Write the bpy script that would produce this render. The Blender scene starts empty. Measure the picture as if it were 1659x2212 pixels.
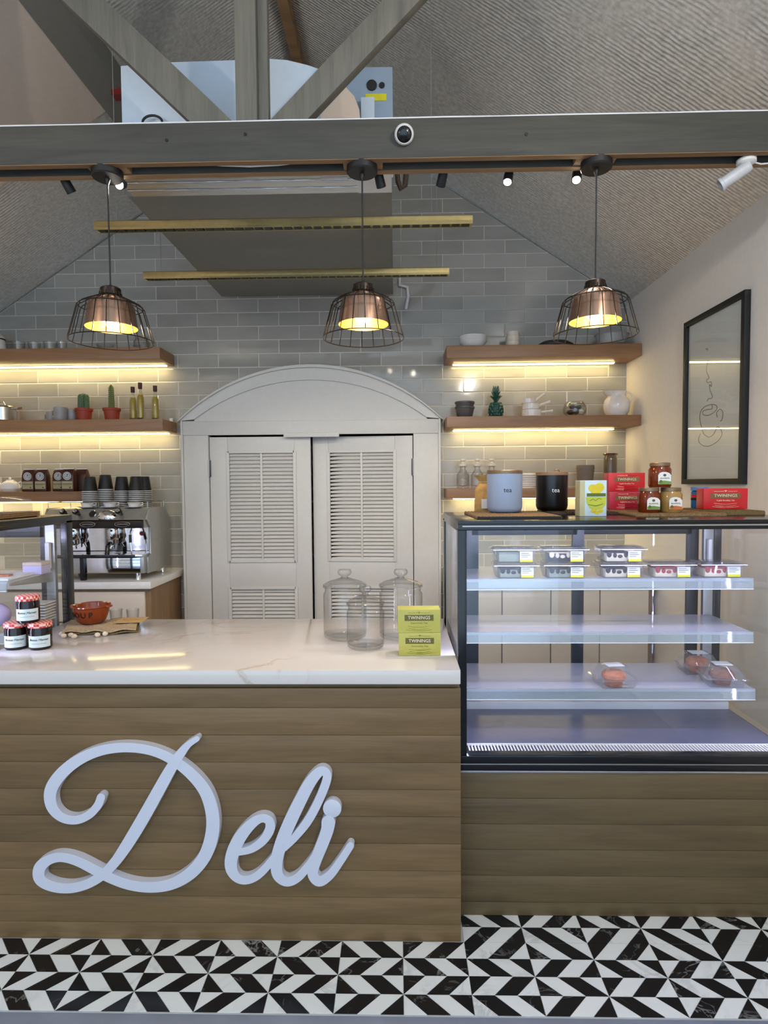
import bpy, bmesh, math, random
from mathutils import Vector, Matrix
random.seed(7)
SC = bpy.context.scene
COL = SC.collection
PI = math.pi
R = math.radians

# ------------------------------------------------------------------ camera
F = 1310.0                                   # focal length in pixels of the 1659 x 2212 frame
CAM = Vector((0, 0, 1.5))
CROT = Matrix.Rotation(R(1.247), 3, 'Z') @ Matrix.Rotation(R(90 - 2.67), 3, 'X') @ Matrix.Rotation(R(-.42), 3, 'Z')
cd = bpy.data.cameras.new('camera')
cd.sensor_fit = 'VERTICAL'; cd.sensor_height = 36.0; cd.lens = F / 2212 * 36.0; cd.clip_start = .05
cam = bpy.data.objects.new('camera', cd); COL.objects.link(cam)
cam.matrix_world = Matrix.Translation(CAM) @ CROT.to_4x4()
SC.camera = cam

# ------------------------------------------------------------------ world, exposure
w = bpy.data.worlds.new('World'); SC.world = w; w.use_nodes = True
w.node_tree.nodes['Background'].inputs[0].default_value = (.58, .77, 1, 1)
w.node_tree.nodes['Background'].inputs[1].default_value = 1.95
SC.view_settings.view_transform = 'Standard'; SC.view_settings.look = 'None'
SC.view_settings.gamma = 1; SC.view_settings.use_curve_mapping = False
SC.view_settings.exposure = .35
SC.cycles.use_denoising = True
SC.cycles.max_bounces = 6; SC.cycles.diffuse_bounces = 4; SC.cycles.glossy_bounces = 3; SC.cycles.transparent_max_bounces = 24; SC.cycles.adaptive_threshold = .05
SC.cycles.caustics_reflective = False; SC.cycles.caustics_refractive = False
SC.cycles.sample_clamp_indirect = 6


def lamp(kind, name, loc, energy, color, **kw):
    d = bpy.data.lights.new(name, kind); d.energy = energy; d.color = color
    rot = kw.pop('rot', None)
    for k, v in kw.items(): setattr(d, k, v)
    o = bpy.data.objects.new(name, d); COL.objects.link(o); o.location = loc
    if rot: o.rotation_euler = rot
    return o


# added fill lights out of view, brightening the plasterboard and right roof foil
for x_, z_, e_ in ((-2.15, 2.75, 26), (1.0, 2.85, 46)):
    lamp('POINT', 'front_fill_light', (x_, .5, z_), e_, (1, .95, .89), shadow_soft_size=.05)


def at(x, y, ax, v):
    """pixel of the photograph -> point on the plane axis = v"""
    d = CROT @ Vector(((x - 829.5) / F, -(y - 1106) / F, -1))
    i = 'XYZ'.index(ax)
    return CAM + d * ((v - CAM[i]) / d[i])


def proj(p):
    q = CROT.transposed() @ (Vector(p) - CAM)
    return 829.5 - F * q.x / q.z, 1106 + F * q.y / q.z


# ------------------------------------------------------------------ materials
def lin(c):
    return tuple(((v / 255) / 12.92 if v / 255 <= .04045 else ((v / 255 + .055) / 1.055) ** 2.4) for v in c) + (1,)


class N:
    """tiny node helper"""
    def __init__(s, name):
        s.m = bpy.data.materials.new(name); s.m.use_nodes = True
        s.t = s.m.node_tree; s.p = s.t.nodes['Principled BSDF']; s.o = s.t.nodes['Material Output']

    def n(s, typ, **kw):
        x = s.t.nodes.new(typ)
        for k, v in kw.items():
            if k.startswith('i_'):
                k = k[2:]; k = int(k) if k.isdigit() else k.replace('_', ' ')
                x.inputs[k].default_value = v
            else: setattr(x, k, v)
        return x

    def l(s, a, b): s.t.links.new(a, b)

    def set(s, **kw):
        for k, v in kw.items(): s.p.inputs[k.replace('_', ' ')].default_value = v
        return s

    def ramp(s, fac, stops):
        r = s.n('ShaderNodeValToRGB'); e = r.color_ramp.elements
        while len(e) < len(stops): e.new(.5)
        for q, (pos, c) in zip(e, stops): q.position = pos; q.color = c
        s.l(fac, r.inputs[0]); return r.outputs[0]

    def pos(s, scale=(1, 1, 1), rnd=0):
        """object-space position stretched by scale, shifted per object"""
        g = s.n('ShaderNodeNewGeometry'); m = s.n('ShaderNodeMapping'); m.inputs['Scale'].default_value = scale
        out = g.outputs['Position']
        if rnd:
            oi = s.n('ShaderNodeObjectInfo'); c = s.n('ShaderNodeVectorMath', operation='SCALE')
            cb = s.n('ShaderNodeCombineXYZ')
            for k in range(3): s.l(oi.outputs['Random'], cb.inputs[k])
            s.l(cb.outputs[0], c.inputs[0]); c.inputs['Scale'].default_value = rnd
            a = s.n('ShaderNodeVectorMath', operation='ADD'); s.l(out, a.inputs[0]); s.l(c.outputs[0], a.inputs[1]); out = a.outputs[0]
        s.l(out, m.inputs[0]); return m.outputs[0]

    def noise(s, vec, scale, detail=4, rough=.55, dist=0):
        x = s.n('ShaderNodeTexNoise', i_Scale=scale, i_Detail=detail, i_Roughness=rough, i_Distortion=dist)
        s.l(vec, x.inputs['Vector']); return x.outputs['Fac']

    def bump(s, h, strength=.2, dist=.01):
        b = s.n('ShaderNodeBump', i_Strength=strength, i_Distance=dist); s.l(h, b.inputs['Height'])
        s.l(b.outputs[0], s.p.inputs['Normal'])


M = {}


def plain(name, c, rough=.5, metal=0, var=.06, scale=30, **kw):
    """plain procedural material with a faint noise in its colour"""
    a = N(name); a.set(Roughness=rough, Metallic=metal, **kw)
    col = lin(c)
    f = a.noise(a.pos(rnd=5), scale, 3)
    lo = tuple(max(0, v * (1 - var)) for v in col[:3]) + (1,); hi = tuple(min(1, v * (1 + var)) for v in col[:3]) + (1,)
    a.l(a.ramp(f, [(.3, lo), (.7, hi)]), a.p.inputs['Base Color'])
    M[name] = a.m
    return a


def wood(name, c0, c1, c2, axis=0, rough=.5, big=1.0):
    a = N(name); a.set(Roughness=rough)
    sc = [9, 9, 9]; sc[axis] = .8
    v = a.pos(tuple(x * big for x in sc), rnd=11)
    f = a.noise(v, 2.2, 6, .6, .6)
    c = a.ramp(f, [(.25, lin(c0)), (.5, lin(c1)), (.75, lin(c2))])
    sc2 = [160, 160, 160]; sc2[axis] = 6
    f2 = a.noise(a.pos(tuple(sc2), rnd=3), 1, 3)
    mx = a.n('ShaderNodeMix', data_type='RGBA', blend_type='MULTIPLY'); mx.inputs['Factor'].default_value = .35
    a.l(c, mx.inputs['A']); a.l(a.ramp(f2, [(.3, (.6, .6, .6, 1)), (.65, (1, 1, 1, 1))]), mx.inputs['B'])
    oi = a.n('ShaderNodeObjectInfo')
    hs = a.n('ShaderNodeHueSaturation'); mr = a.n('ShaderNodeMapRange', i_3=.88, i_4=1.1)
    a.l(oi.outputs['Random'], mr.inputs[0]); a.l(mr.outputs[0], hs.inputs['Value']); a.l(mx.outputs['Result'], hs.inputs['Color'])
    a.l(hs.outputs[0], a.p.inputs['Base Color'])
    a.bump(f2, .15, .002); M[name] = a.m


def emit(name, c, s):
    a = N(name); a.t.nodes.remove(a.p)
    e = a.n('ShaderNodeEmission'); e.inputs[0].default_value = tuple(c) + (1,); e.inputs[1].default_value = s
    a.l(e.outputs[0], a.o.inputs[0]); M[name] = a.m


def thin(name, tint=(1, 1, 1), ior=1.45, milk=0.0, milkc=(.9, .9, 1), rough=.015, edge=0.0):
    """clear pane: what lies behind shows through, Fresnel mirror on top, an optional milky share"""
    a = N(name); a.t.nodes.remove(a.p)
    tr = a.n('ShaderNodeBsdfTransparent'); tr.inputs[0].default_value = tuple(tint) + (1,)
    gl = a.n('ShaderNodeBsdfGlossy'); gl.inputs['Roughness'].default_value = rough
    base = tr.outputs[0]
    if edge:
        lw = a.n('ShaderNodeLayerWeight', i_Blend=.35); df = a.n('ShaderNodeBsdfTransparent'); df.inputs[0].default_value = (1 - edge, 1 - edge, 1 - edge, 1)
        m0 = a.n('ShaderNodeMixShader'); a.l(lw.outputs['Facing'], m0.inputs[0]); a.l(base, m0.inputs[1]); a.l(df.outputs[0], m0.inputs[2]); base = m0.outputs[0]
    if milk:
        df = a.n('ShaderNodeBsdfDiffuse'); df.inputs[0].default_value = tuple(milkc) + (1,)
        m1 = a.n('ShaderNodeMixShader', i_0=milk); a.l(base, m1.inputs[1]); a.l(df.outputs[0], m1.inputs[2]); base = m1.outputs[0]
    fr = a.n('ShaderNodeFresnel'); m = a.n('ShaderNodeMixShader')
    g = a.n('ShaderNodeNewGeometry'); e1 = a.n('ShaderNodeMath', operation='MULTIPLY_ADD', i_1=-2., i_2=1.); a.l(g.outputs['Backfacing'], e1.inputs[0])
    e2 = a.n('ShaderNodeMath', operation='POWER', i_0=ior); a.l(e1.outputs[0], e2.inputs[1]); a.l(e2.outputs[0], fr.inputs['IOR'])
    a.l(fr.outputs[0], m.inputs[0]); a.l(base, m.inputs[1]); a.l(gl.outputs[0], m.inputs[2]); a.l(m.outputs[0], a.o.inputs[0])
    M[name] = a.m


def marble(name, base, vein, vs=3.0, rough=.12, width=.03, rnd=7, faint=.5):
    a = N(name); a.set(Roughness=rough)
    v = a.pos((1, 1, 1), rnd=rnd)
    f = a.noise(v, vs, 6, .55, 1.2)
    ab = a.n('ShaderNodeMath', operation='SUBTRACT'); a.l(f, ab.inputs[0]); ab.inputs[1].default_value = .5
    ab2 = a.n('ShaderNodeMath', operation='ABSOLUTE'); a.l(ab.outputs[0], ab2.inputs[0])
    g = a.noise(a.pos((1, 1, 1), rnd=rnd), vs * .7, 2)
    mk = a.n('ShaderNodeMapRange', i_1=.5, i_2=.68); a.l(g, mk.inputs[0])
    ve = a.n('ShaderNodeMapRange', i_1=0., i_2=width, i_3=1., i_4=0.); a.l(ab2.outputs[0], ve.inputs[0])
    mu = a.n('ShaderNodeMath', operation='MULTIPLY'); a.l(mk.outputs[0], mu.inputs[0]); a.l(ve.outputs[0], mu.inputs[1])
    m2 = a.n('ShaderNodeMath', operation='MULTIPLY'); a.l(mu.outputs[0], m2.inputs[0]); m2.inputs[1].default_value = faint
    mx = a.n('ShaderNodeMix', data_type='RGBA'); a.l(m2.outputs[0], mx.inputs['Factor'])
    mx.inputs['A'].default_value = lin(base); mx.inputs['B'].default_value = lin(vein)
    a.l(mx.outputs['Result'], a.p.inputs['Base Color']); M[name] = a.m


# glazed wall tile, each a little different
a = N('tile'); a.set(Roughness=.07); oi = a.n('ShaderNodeObjectInfo')
f = a.noise(a.pos((1, 1, 3), rnd=9), 3, 3)
ad = a.n('ShaderNodeMath', operation='MULTIPLY_ADD', i_1=.45); a.l(oi.outputs['Random'], ad.inputs[0]); a.l(f, ad.inputs[2])
a.l(a.ramp(ad.outputs[0], [(.3, lin((148, 145, 137))), (.95, lin((170, 167, 158)))]), a.p.inputs['Base Color'])
a.bump(a.noise(a.pos(rnd=9), 14, 2), .06, .004); M['tile'] = a.m
plain('grout', (206, 202, 192), .9)
# silver insulation foil, ridged down the slope
a = N('foil'); a.set(Roughness=.42, Metallic=.4)
v = a.pos((1, 1, 1)); wv = a.n('ShaderNodeTexWave', bands_direction='Y', i_Scale=15, i_Distortion=2.6, i_Detail=3, i_Detail_Scale=1.2); a.l(v, wv.inputs[0])
pt = a.noise(v, 1.6, 3); mk = a.n('ShaderNodeMapRange', i_1=.36, i_2=.56); a.l(pt, mk.inputs[0])
mu = a.n('ShaderNodeMath', operation='MULTIPLY'); a.l(wv.outputs['Fac'], mu.inputs[0]); a.l(mk.outputs[0], mu.inputs[1])
n2 = a.noise(v, 45, 4); ad = a.n('ShaderNodeMath', operation='MULTIPLY_ADD', i_1=.22); a.l(n2, ad.inputs[0]); a.l(mu.outputs[0], ad.inputs[2])
a.bump(ad.outputs[0], .4, .009)
a.l(a.ramp(n2, [(.3, lin((206, 202, 193))), (.7, lin((240, 236, 228)))]), a.p.inputs['Base Color']); M['foil'] = a.m
a = N('duct_foil'); a.set(Roughness=.25, Metallic=.9); v = a.pos((1, 6, 6))
a.bump(a.noise(v, 6, 3), .3, .01); a.p.inputs['Base Color'].default_value = lin((205, 203, 200)); M['duct_foil'] = a.m

wood('counter_wood', (98, 76, 46), (118, 94, 60), (130, 105, 70), 0, .5)
wood('case_wood', (90, 73, 46), (106, 88, 57), (116, 98, 66), 0, .5)
wood('shelf_wood', (128, 92, 62), (148, 108, 74), (160, 120, 84), 0, .45)
wood('beam_wood', (52, 52, 46), (66, 65, 58), (76, 74, 66), 0, .7)
wood('web_wood', (88, 86, 77), (108, 104, 93), (120, 115, 102), 2, .65)
wood('raw_wood', (120, 90, 60), (150, 116, 80), (165, 130, 92), 0, .7)
wood('cabinet_wood', (122, 94, 62), (140, 110, 74), (150, 120, 84), 2, .5)
marble('worktop', (212, 207, 201), (176, 150, 120), 1.5, .1, .02, 0, .75)
marble('white_marble', (226, 230, 228), (150, 156, 158), 6, .25, .05, 9, .5)
marble('black_marble', (22, 22, 24), (190, 190, 190), 7, .2, .018, 9, .6)
plain('joint', (178, 180, 178), .9)
plain('concrete', (118, 124, 138), .7, scale=8, var=.12)
plain('wall_paint', (236, 228, 218), .75, var=.02)
plain('plaster', (206, 190, 174), .8, var=.03)
plain('door_paint', (206, 203, 196), .45, var=.02)
plain('sign_white', (206, 210, 222), .4, var=.01)
plain('cream_panel', (222, 210, 192), .5, var=.02)
plain('white_gloss', (236, 234, 230), .15, var=.02)
plain('white_matte', (232, 232, 232), .55, var=.02)
plain('black_gloss', (10, 11, 14), .18)
plain('black_matte', (16, 16, 17), .55)
plain('frame_navy', (22, 25, 34), .35)
plain('dark_metal', (52, 44, 38), .32, .8)
plain('steel', (196, 194, 190), .22, .95)
plain('satin_steel', (176, 176, 172), .38, .75)
plain('chrome', (225, 225, 228), .06, 1)
plain('brass', (184, 164, 112), .32, .85)
plain('copper_skin', (168, 136, 116), .26, .85)
plain('gold_inside', (226, 160, 60), .4, .3)
plain('hinge_metal', (70, 68, 66), .4, .8)
plain('ac_white', (206, 220, 232), .5, var=.02)
plain('ac_blue', (150, 168, 186), .45, var=.02)
plain('duct_beige', (214, 196, 178), .6, var=.02)
plain('duct_grey', (128, 127, 120), .55, var=.04)
plain('terracotta', (150, 54, 32), .6)
plain('soup_orange', (140, 60, 24), .12)
plain('brown_ink', (52, 12, 8), .3)
plain('cactus_green', (52, 92, 62), .6)
plain('cactus_olive', (92, 104, 54), .6)
plain('spine', (190, 186, 150), .6)
plain('oil', (176, 150, 30), .15)
plain('cork', (70, 28, 26), .5)
plain('grey_ceramic', (150, 148, 146), .4)
plain('dark_ceramic', (82, 76, 76), .5)
plain('brown_ceramic', (112, 98, 86), .6)
plain('teal_green', (22, 74, 62), .35)
plain('cream_ceramic', (218, 208, 190), .4)
plain('pitcher_white', (228, 220, 212), .2)
plain('coffee_bag', (62, 24, 16), .35)
plain('silver_sticker', (190, 192, 194), .4)
plain('kraft_label', (168, 158, 124), .6)
plain('ink', (24, 24, 26), .6)
plain('grey_ink', (92, 88, 84), .7)
plain('paper', (236, 234, 228), .8, var=.01)
plain('jam', (22, 10, 12), .1)
plain('jam_label', (208, 222, 222), .6, var=.01)
plain('honey', (112, 42, 8), .08)
plain('honey_pale', (168, 132, 72), .1)
plain('tin_lid', (132, 110, 84), .35, .5)
plain('green_print', (112, 150, 66), .6)
plain('orange_print', (206, 110, 50), .6)
plain('tea_yellow', (182, 177, 84), .4, var=.03)
plain('tea_side', (196, 192, 150), .5)
plain('olive_plate', (98, 92, 34), .5)
plain('olive_ink', (130, 122, 30), .6)
plain('tea_red', (206, 34, 40), .3, var=.03)
plain('tea_crimson', (190, 42, 66), .3, var=.03)
plain('bronze_plate', (128, 94, 58), .45)
plain('cream_ink', (236, 222, 196), .6)
plain('lemon_yellow', (226, 204, 40), .4)
plain('leaf_green', (92, 108, 34), .5)
plain('lime', (196, 204, 60), .4)
plain('box_blue_white', (208, 226, 234), .5)
plain('can_blue', (152, 168, 194), .4, var=.02)
plain('can_black', (14, 13, 14), .32)
plain('lid_wood', (150, 116, 84), .5)
plain('blue_jar', (40, 112, 176), .3)
plain('blue_lid', (92, 138, 190), .4)
plain('wicker', (138, 112, 78), .8, var=.35, scale=160)
plain('wicker_dark', (74, 58, 44), .8, var=.35, scale=160)
plain('linen', (178, 158, 124), .9, var=.25, scale=120)
plain('linen_dark', (116, 98, 62), .9, var=.2, scale=120)
plain('pompom', (228, 212, 186), .9)
plain('coaster', (190, 158, 104), .7)
plain('kraft', (190, 150, 88), .8, var=.2, scale=40)
plain('cake_cream', (226, 214, 176), .6)
plain('cake_green', (150, 158, 130), .6)
plain('chocolate', (36, 20, 18), .35)
plain('cherry', (168, 34, 44), .3)
plain('pastry', (196, 112, 62), .6, var=.3, scale=60)
plain('muffin', (120, 66, 40), .8, var=.3, scale=60)
plain('sticker', (226, 226, 224), .5)
plain('yellow_tag', (218, 208, 40), .5)
plain('lavender', (196, 188, 226), .5)
plain('red_tape', (120, 30, 28), .5)
plain('deck_grey', (104, 106, 128), .3, .1)
# gingham cloth lid
a = N('gingham'); a.set(Roughness=.5); ck = a.n('ShaderNodeTexChecker', i_Scale=110); a.l(a.pos(), ck.inputs[0])
ck.inputs[1].default_value = lin((190, 40, 36)); ck.inputs[2].default_value = lin((236, 190, 176)); a.l(ck.outputs[0], a.p.inputs['Base Color']); M['gingham'] = a.m
thin('pane', (.97, .98, .98)); thin('jar_glass', (.995, .995, .995), 1.5, .0, (1, 1, 1), .01, .3)
thin('shelf_glass', (.92, .94, .97), 1.17, .34, (.88, .88, .99), .3); thin('rail_glass', (.75, .82, .82), 1.9, .22, (.8, .86, .86), .08)
thin('plastic', (.97, .97, .99), 1.5, .06, (.95, .95, 1), .05, .22); thin('bottle_glass', (.92, .93, .88), 1.45, .04, (1, 1, .9), .02, .3)
thin('smoke_glass', (.7, .66, .6), 1.5, .06, (.6, .5, .4), .03, .3)
emit('led_warm', (1, .78, .36), 17); emit('led_cool', (.6, .63, 1), 85); emit('bulb', (1, .66, .28), 45); emit('spot_on', (1, .86, .64), 60)


# ------------------------------------------------------------------ mesh helpers
class MB:
    def __init__(s): s.v = []; s.f = []

    def add(s, v, f):
        b = len(s.v); s.v += [tuple(x) for x in v]; s.f += [tuple(b + i for i in q) for q in f]; return s

    def box(s, x0, x1, y0, y1, z0, z1):
        v = [(x, y, z) for x in (x0, x1) for y in (y0, y1) for z in (z0, z1)]
        return s.add(v, [(0, 1, 3, 2), (4, 6, 7, 5), (0, 4, 5, 1), (2, 3, 7, 6), (0, 2, 6, 4), (1, 5, 7, 3)])

    def prism(s, pts, a, b, ax='Y'):
        """polygon pts in the two other axes (in order), extruded along ax from a to b"""
        def q(p, t): return {'Y': (p[0], t, p[1]), 'X': (t, p[0], p[1]), 'Z': (p[0], p[1], t)}[ax]
        n = len(pts)
        return s.add([q(p, a) for p in pts] + [q(p, b) for p in pts],
                     [tuple(range(n)), tuple(range(2 * n - 1, n - 1, -1))] + [(i, n + i, n + (i + 1) % n, (i + 1) % n) for i in range(n)])

    def lathe(s, prof, seg=28, c=(0, 0, 0), sy=1.0):
        rings = []; v = []; f = []
        for r, z in prof:
            if r < 1e-6: rings.append([len(v)]); v.append((c[0], c[1], c[2] + z))
            else:
                rings.append(list(range(len(v), len(v) + seg)))
                v += [(c[0] + r * math.cos(2 * PI * k / seg), c[1] + sy * r * math.sin(2 * PI * k / seg), c[2] + z) for k in range(seg)]
        for p, q in zip(rings, rings[1:]):
            for k in range(seg):
                k2 = (k + 1) % seg
                if len(p) == 1 and len(q) == 1: continue
                if len(p) == 1: f.append((p[0], q[k], q[k2]))
                elif len(q) == 1: f.append((p[k], q[0], p[k2]))
                else: f.append((p[k], q[k], q[k2], p[k2]))
        return s.add(v, f)

    def tube(s, pts, r, seg=8, closed=False):
        pts = [Vector(p) for p in pts]; n = len(pts)
        rs = r if isinstance(r, (list, tuple)) else [r] * n
        up = Vector((0, 0, 1)); v = []; f = []; last = None
        for i, p in enumerate(pts):
            t = (pts[(i + 1) % n] - pts[i - 1]) if closed else (pts[min(i + 1, n - 1)] - pts[max(i - 1, 0)])
            t.normalize()
            if last is None:
                a = up if abs(t.z) < .9 else Vector((1, 0, 0)); u = t.cross(a).normalized()
            else: u = (last - t * last.dot(t)).normalized()
            last = u; b = t.cross(u)
            v += [p + (u * math.cos(2 * PI * k / seg) + b * math.sin(2 * PI * k / seg)) * rs[i] for k in range(seg)]
        for i in range(n if closed else n - 1):
            j = (i + 1) % n
            f += [(i * seg + k, j * seg + k, j * seg + (k + 1) % seg, i * seg + (k + 1) % seg) for k in range(seg)]
        if not closed: f += [tuple(range(seg - 1, -1, -1)), tuple((n - 1) * seg + k for k in range(seg))]
        return s.add(v, f)

    def ball(s, c, r, seg=16, rings=10):
        r = r if isinstance(r, (tuple, list)) else (r, r, r)
        prof = [(math.sin(PI * k / rings), -math.cos(PI * k / rings)) for k in range(rings + 1)]
        m = MB().lathe([(p if 1e-6 < p else 0, z) for p, z in prof], seg)
        return s.add([(c[0] + x * r[0], c[1] + y * r[1], c[2] + z * r[2]) for x, y, z in m.v], m.f)

    def rib(s, pts, th, y0, sub=6):
        """ribbon letter stroke: pts (x, z, width) smoothed, extruded in Y from y0 (front) to y0 + th"""
        P = []
        n = len(pts)
        for i in range(n - 1):
            a, b, c, d = pts[max(i - 1, 0)], pts[i], pts[i + 1], pts[min(i + 2, n - 1)]
            for k in range(sub):
                t = k / sub
                P.append(tuple(.5 * (2 * b[j] + (c[j] - a[j]) * t + (2 * a[j] - 5 * b[j] + 4 * c[j] - d[j]) * t * t + (3 * b[j] - a[j] - 3 * c[j] + d[j]) * t ** 3) for j in range(3)))
        P.append(pts[-1]); n = len(P); L = []; Rr = []
        for i in range(n):
            dx = P[min(i + 1, n - 1)][0] - P[max(i - 1, 0)][0]; dz = P[min(i + 1, n - 1)][1] - P[max(i - 1, 0)][1]
            q = math.hypot(dx, dz) or 1; nx, nz = -dz / q, dx / q; h = P[i][2] / 2
            L.append((P[i][0] + nx * h, P[i][1] + nz * h)); Rr.append((P[i][0] - nx * h, P[i][1] - nz * h))
        def arc(c, a, b, wd):
            """half circle round an end from a to b"""
            a0 = math.atan2(a[1] - c[1], a[0] - c[0]); h = wd / 2
            t = [(c[0] + h * math.cos(a0 + PI * k / 8), c[1] + h * math.sin(a0 + PI * k / 8)) for k in range(1, 8)]
            return t
        yy = [y0 + .0012 * i / n for i in range(n)]
        e0 = arc(P[0], L[0], Rr[0], P[0][2]); e1 = arc(P[-1], Rr[-1], L[-1], P[-1][2])
        out = [(L[i], yy[i]) for i in range(n - 1, -1, -1)] + [(p, yy[0]) for p in e0] + [(Rr[i], yy[i]) for i in range(n)] + [(p, yy[-1]) for p in e1]
        N_ = len(out); iL = [n - 1 - i for i in range(n)]; iR = [n + 7 + i for i in range(n)]
        v = [(p[0], y, p[1]) for p, y in out] + [(p[0], y0 + th, p[1]) for p, y in out]
        f = [(iL[i], iL[i + 1], iR[i + 1], iR[i]) for i in range(n - 1)] + [tuple([iL[0]] + [n + k for k in range(7)] + [iR[0]]), tuple([iR[-1]] + [2 * n + 7 + k for k in range(7)] + [iL[-1]])]
        f += [tuple(N_ + k for k in reversed(q)) for q in f]
        f += [(k, (k + 1) % N_, N_ + (k + 1) % N_, N_ + k) for k in range(N_)]
        s.add(v, f)
        return s

    def xf(s, m):
        s.v = [tuple(m @ Vector(p)) for p in s.v]; return s

    def mesh(s, name, mat, bevel=0, smooth=True, seg=2):
        me = bpy.data.meshes.new(name); bm = bmesh.new()
        vs = [bm.verts.new(p) for p in s.v]
        for q in s.f:
            try: bm.faces.new([vs[i] for i in q])
            except ValueError: pass
        bmesh.ops.recalc_face_normals(bm, faces=bm.faces)
        if bevel:
            es = [e for e in bm.edges if len(e.link_faces) == 2 and e.calc_face_angle(0) > .6]
            bmesh.ops.bevel(bm, geom=es, offset=bevel, segments=seg, profile=.6, affect='EDGES')
        bm.to_mesh(me); bm.free(); me.materials.append(M[mat])
        if smooth and me.polygons:
            me.polygons.foreach_set('use_smooth', [True] * len(me.polygons)); me.set_sharp_from_angle(angle=R(38))
        return me

    def build(s, name, mat, parent=None, bevel=0, smooth=True, loc=None, rot=None):
        return link(name, s.mesh(name, mat, bevel, smooth), parent, loc, rot)


def link(name, me, parent=None, loc=None, rot=None):
    o = bpy.data.objects.new(name, me); COL.objects.link(o)
    if parent: o.parent = parent
    if loc: o.location = loc
    if rot: o.rotation_euler = rot
    return o


def tag(o, label=None, cat=None, group=None, kind=None):
    for k, v in (('label', label), ('category', cat), ('group', group), ('kind', kind)):
        if v: o[k] = v
    return o


def thing(name, label, cat, loc=(0, 0, 0), rz=0, group=None, kind=None):
    o = bpy.data.objects.new(name, None); COL.objects.link(o); o.location = loc; o.rotation_euler = (0, 0, rz)
    o.empty_display_size = .02
    return tag(o, label, cat, group, kind)


def kids(o): return [c for c in COL.objects if c.parent == o]


def dup(o, loc=None, label=None, parent=None, rz=None):
    c = o.copy(); COL.objects.link(c)
    if parent: c.parent = parent
    if loc: c.location = loc
    if rz is not None: c.rotation_euler = (0, 0, rz)
    if label: c['label'] = label
    for k in kids(o): dup(k, parent=c)
    return c


def bx(name, mat, parent, x0, x1, y0, y1, z0, z1, bevel=0):
    return MB().box(x0, x1, y0, y1, z0, z1).build(name, mat, parent, bevel)


def text(s, size, name, mat, parent, loc, rot=(PI / 2, 0, 0), shear=0, bend=0, sx=1, ext=.0004, fit=0):
    """flat lettering as a mesh; bend > 0 wraps it round a vertical cylinder of that radius whose axis is at loc"""
    c = bpy.data.curves.new('t', 'FONT'); c.body = s; c.size = size; c.align_x = 'CENTER'; c.align_y = 'CENTER'; c.shear = shear; c.extrude = ext; c.resolution_u = 2
    o = bpy.data.objects.new('t', c); COL.objects.link(o)
    dg = bpy.context.evaluated_depsgraph_get(); me = bpy.data.meshes.new_from_object(o.evaluated_get(dg))
    bpy.data.objects.remove(o); bpy.data.curves.remove(c)
    if fit:
        xs = [v.co.x for v in me.vertices]; sx = fit / (max(xs) - min(xs))
    for v in me.vertices:
        v.co.x *= sx
        if bend:
            a = v.co.x / bend; r = bend + v.co.z
            v.co = (r * math.sin(a), v.co.y, r * math.cos(a))
    me.materials.clear(); me.materials.append(M[mat]); me.name = name
    return link(name, me, parent, loc, rot)


def squiggle(w, h, n, th):
    """illegible line of small writing"""
    return MB().rib([(-w / 2 + w * k / (n * 2), h / 2 * (1 if k % 2 else -1) * random.uniform(.5, 1), th) for k in range(n * 2 + 1)], .0004, 0, 2)


# ------------------------------------------------------------------ the place
Y0, YC, YB = 1.923, 2.046, 4.48              # counter front, display case front, back wall
XW, XLW, XRG, ZRG, SL = 1.67, -3.12, -.62, 4.28, .65
def roof(x): return ZRG - SL * abs(x - XRG)
YF = -2.2                                    # open shop front behind the camera

# floor: concrete in front, then a band of black and white marble pieces
fl = thing('floor', None, None, kind='structure')
bx('concrete', 'concrete', fl, XLW - .1, XW + .1, YF, 1.645, -.12, -.004)
bx('mortar_bed', 'joint', fl, XLW - .1, XW + .1, 1.645, YB, -.12, -.0015)
CW, RH, X00, Y00 = .2, .0685, .010, 1.9215
PC = {}
def tile_pieces(lean, first):
    """four pieces of one cell: lean +1 is '/', -1 is a backslash; first colour of the leftmost piece"""
    key = (lean, first)
    if key in PC: return PC[key]
    u = CW / 3; out = []
    for k in range(4):
        if lean < 0: q = [((k - 1) * u, RH), (k * u, RH), ((k + 1) * u, 0), (k * u, 0)]
        else: q = [((k - 1) * u, 0), (k * u, 0), ((k + 1) * u, RH), (k * u, RH)]
        q = [(min(max(x, 0), CW), y) for x, y in q]; p = []
        for z in q:
            if not p or (abs(p[-1][0] - z[0]) + abs(p[-1][1] - z[1])) > 1e-6: p.append(z)
        cx = sum(x for x, _ in p) / len(p); cy = sum(y for _, y in p) / len(p)
        p = [(cx + (x - cx) * .972, cy + (y - cy) * .968) for x, y in p]
        black = (k + first) % 2
        out.append(MB().prism(p, -.008, .0, 'Z').mesh('marble_piece', 'black_marble' if black else 'white_marble', smooth=False))
    PC[key] = out
    return out
rest = {0: MB(), 1: MB()}; nfl = 0
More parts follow.
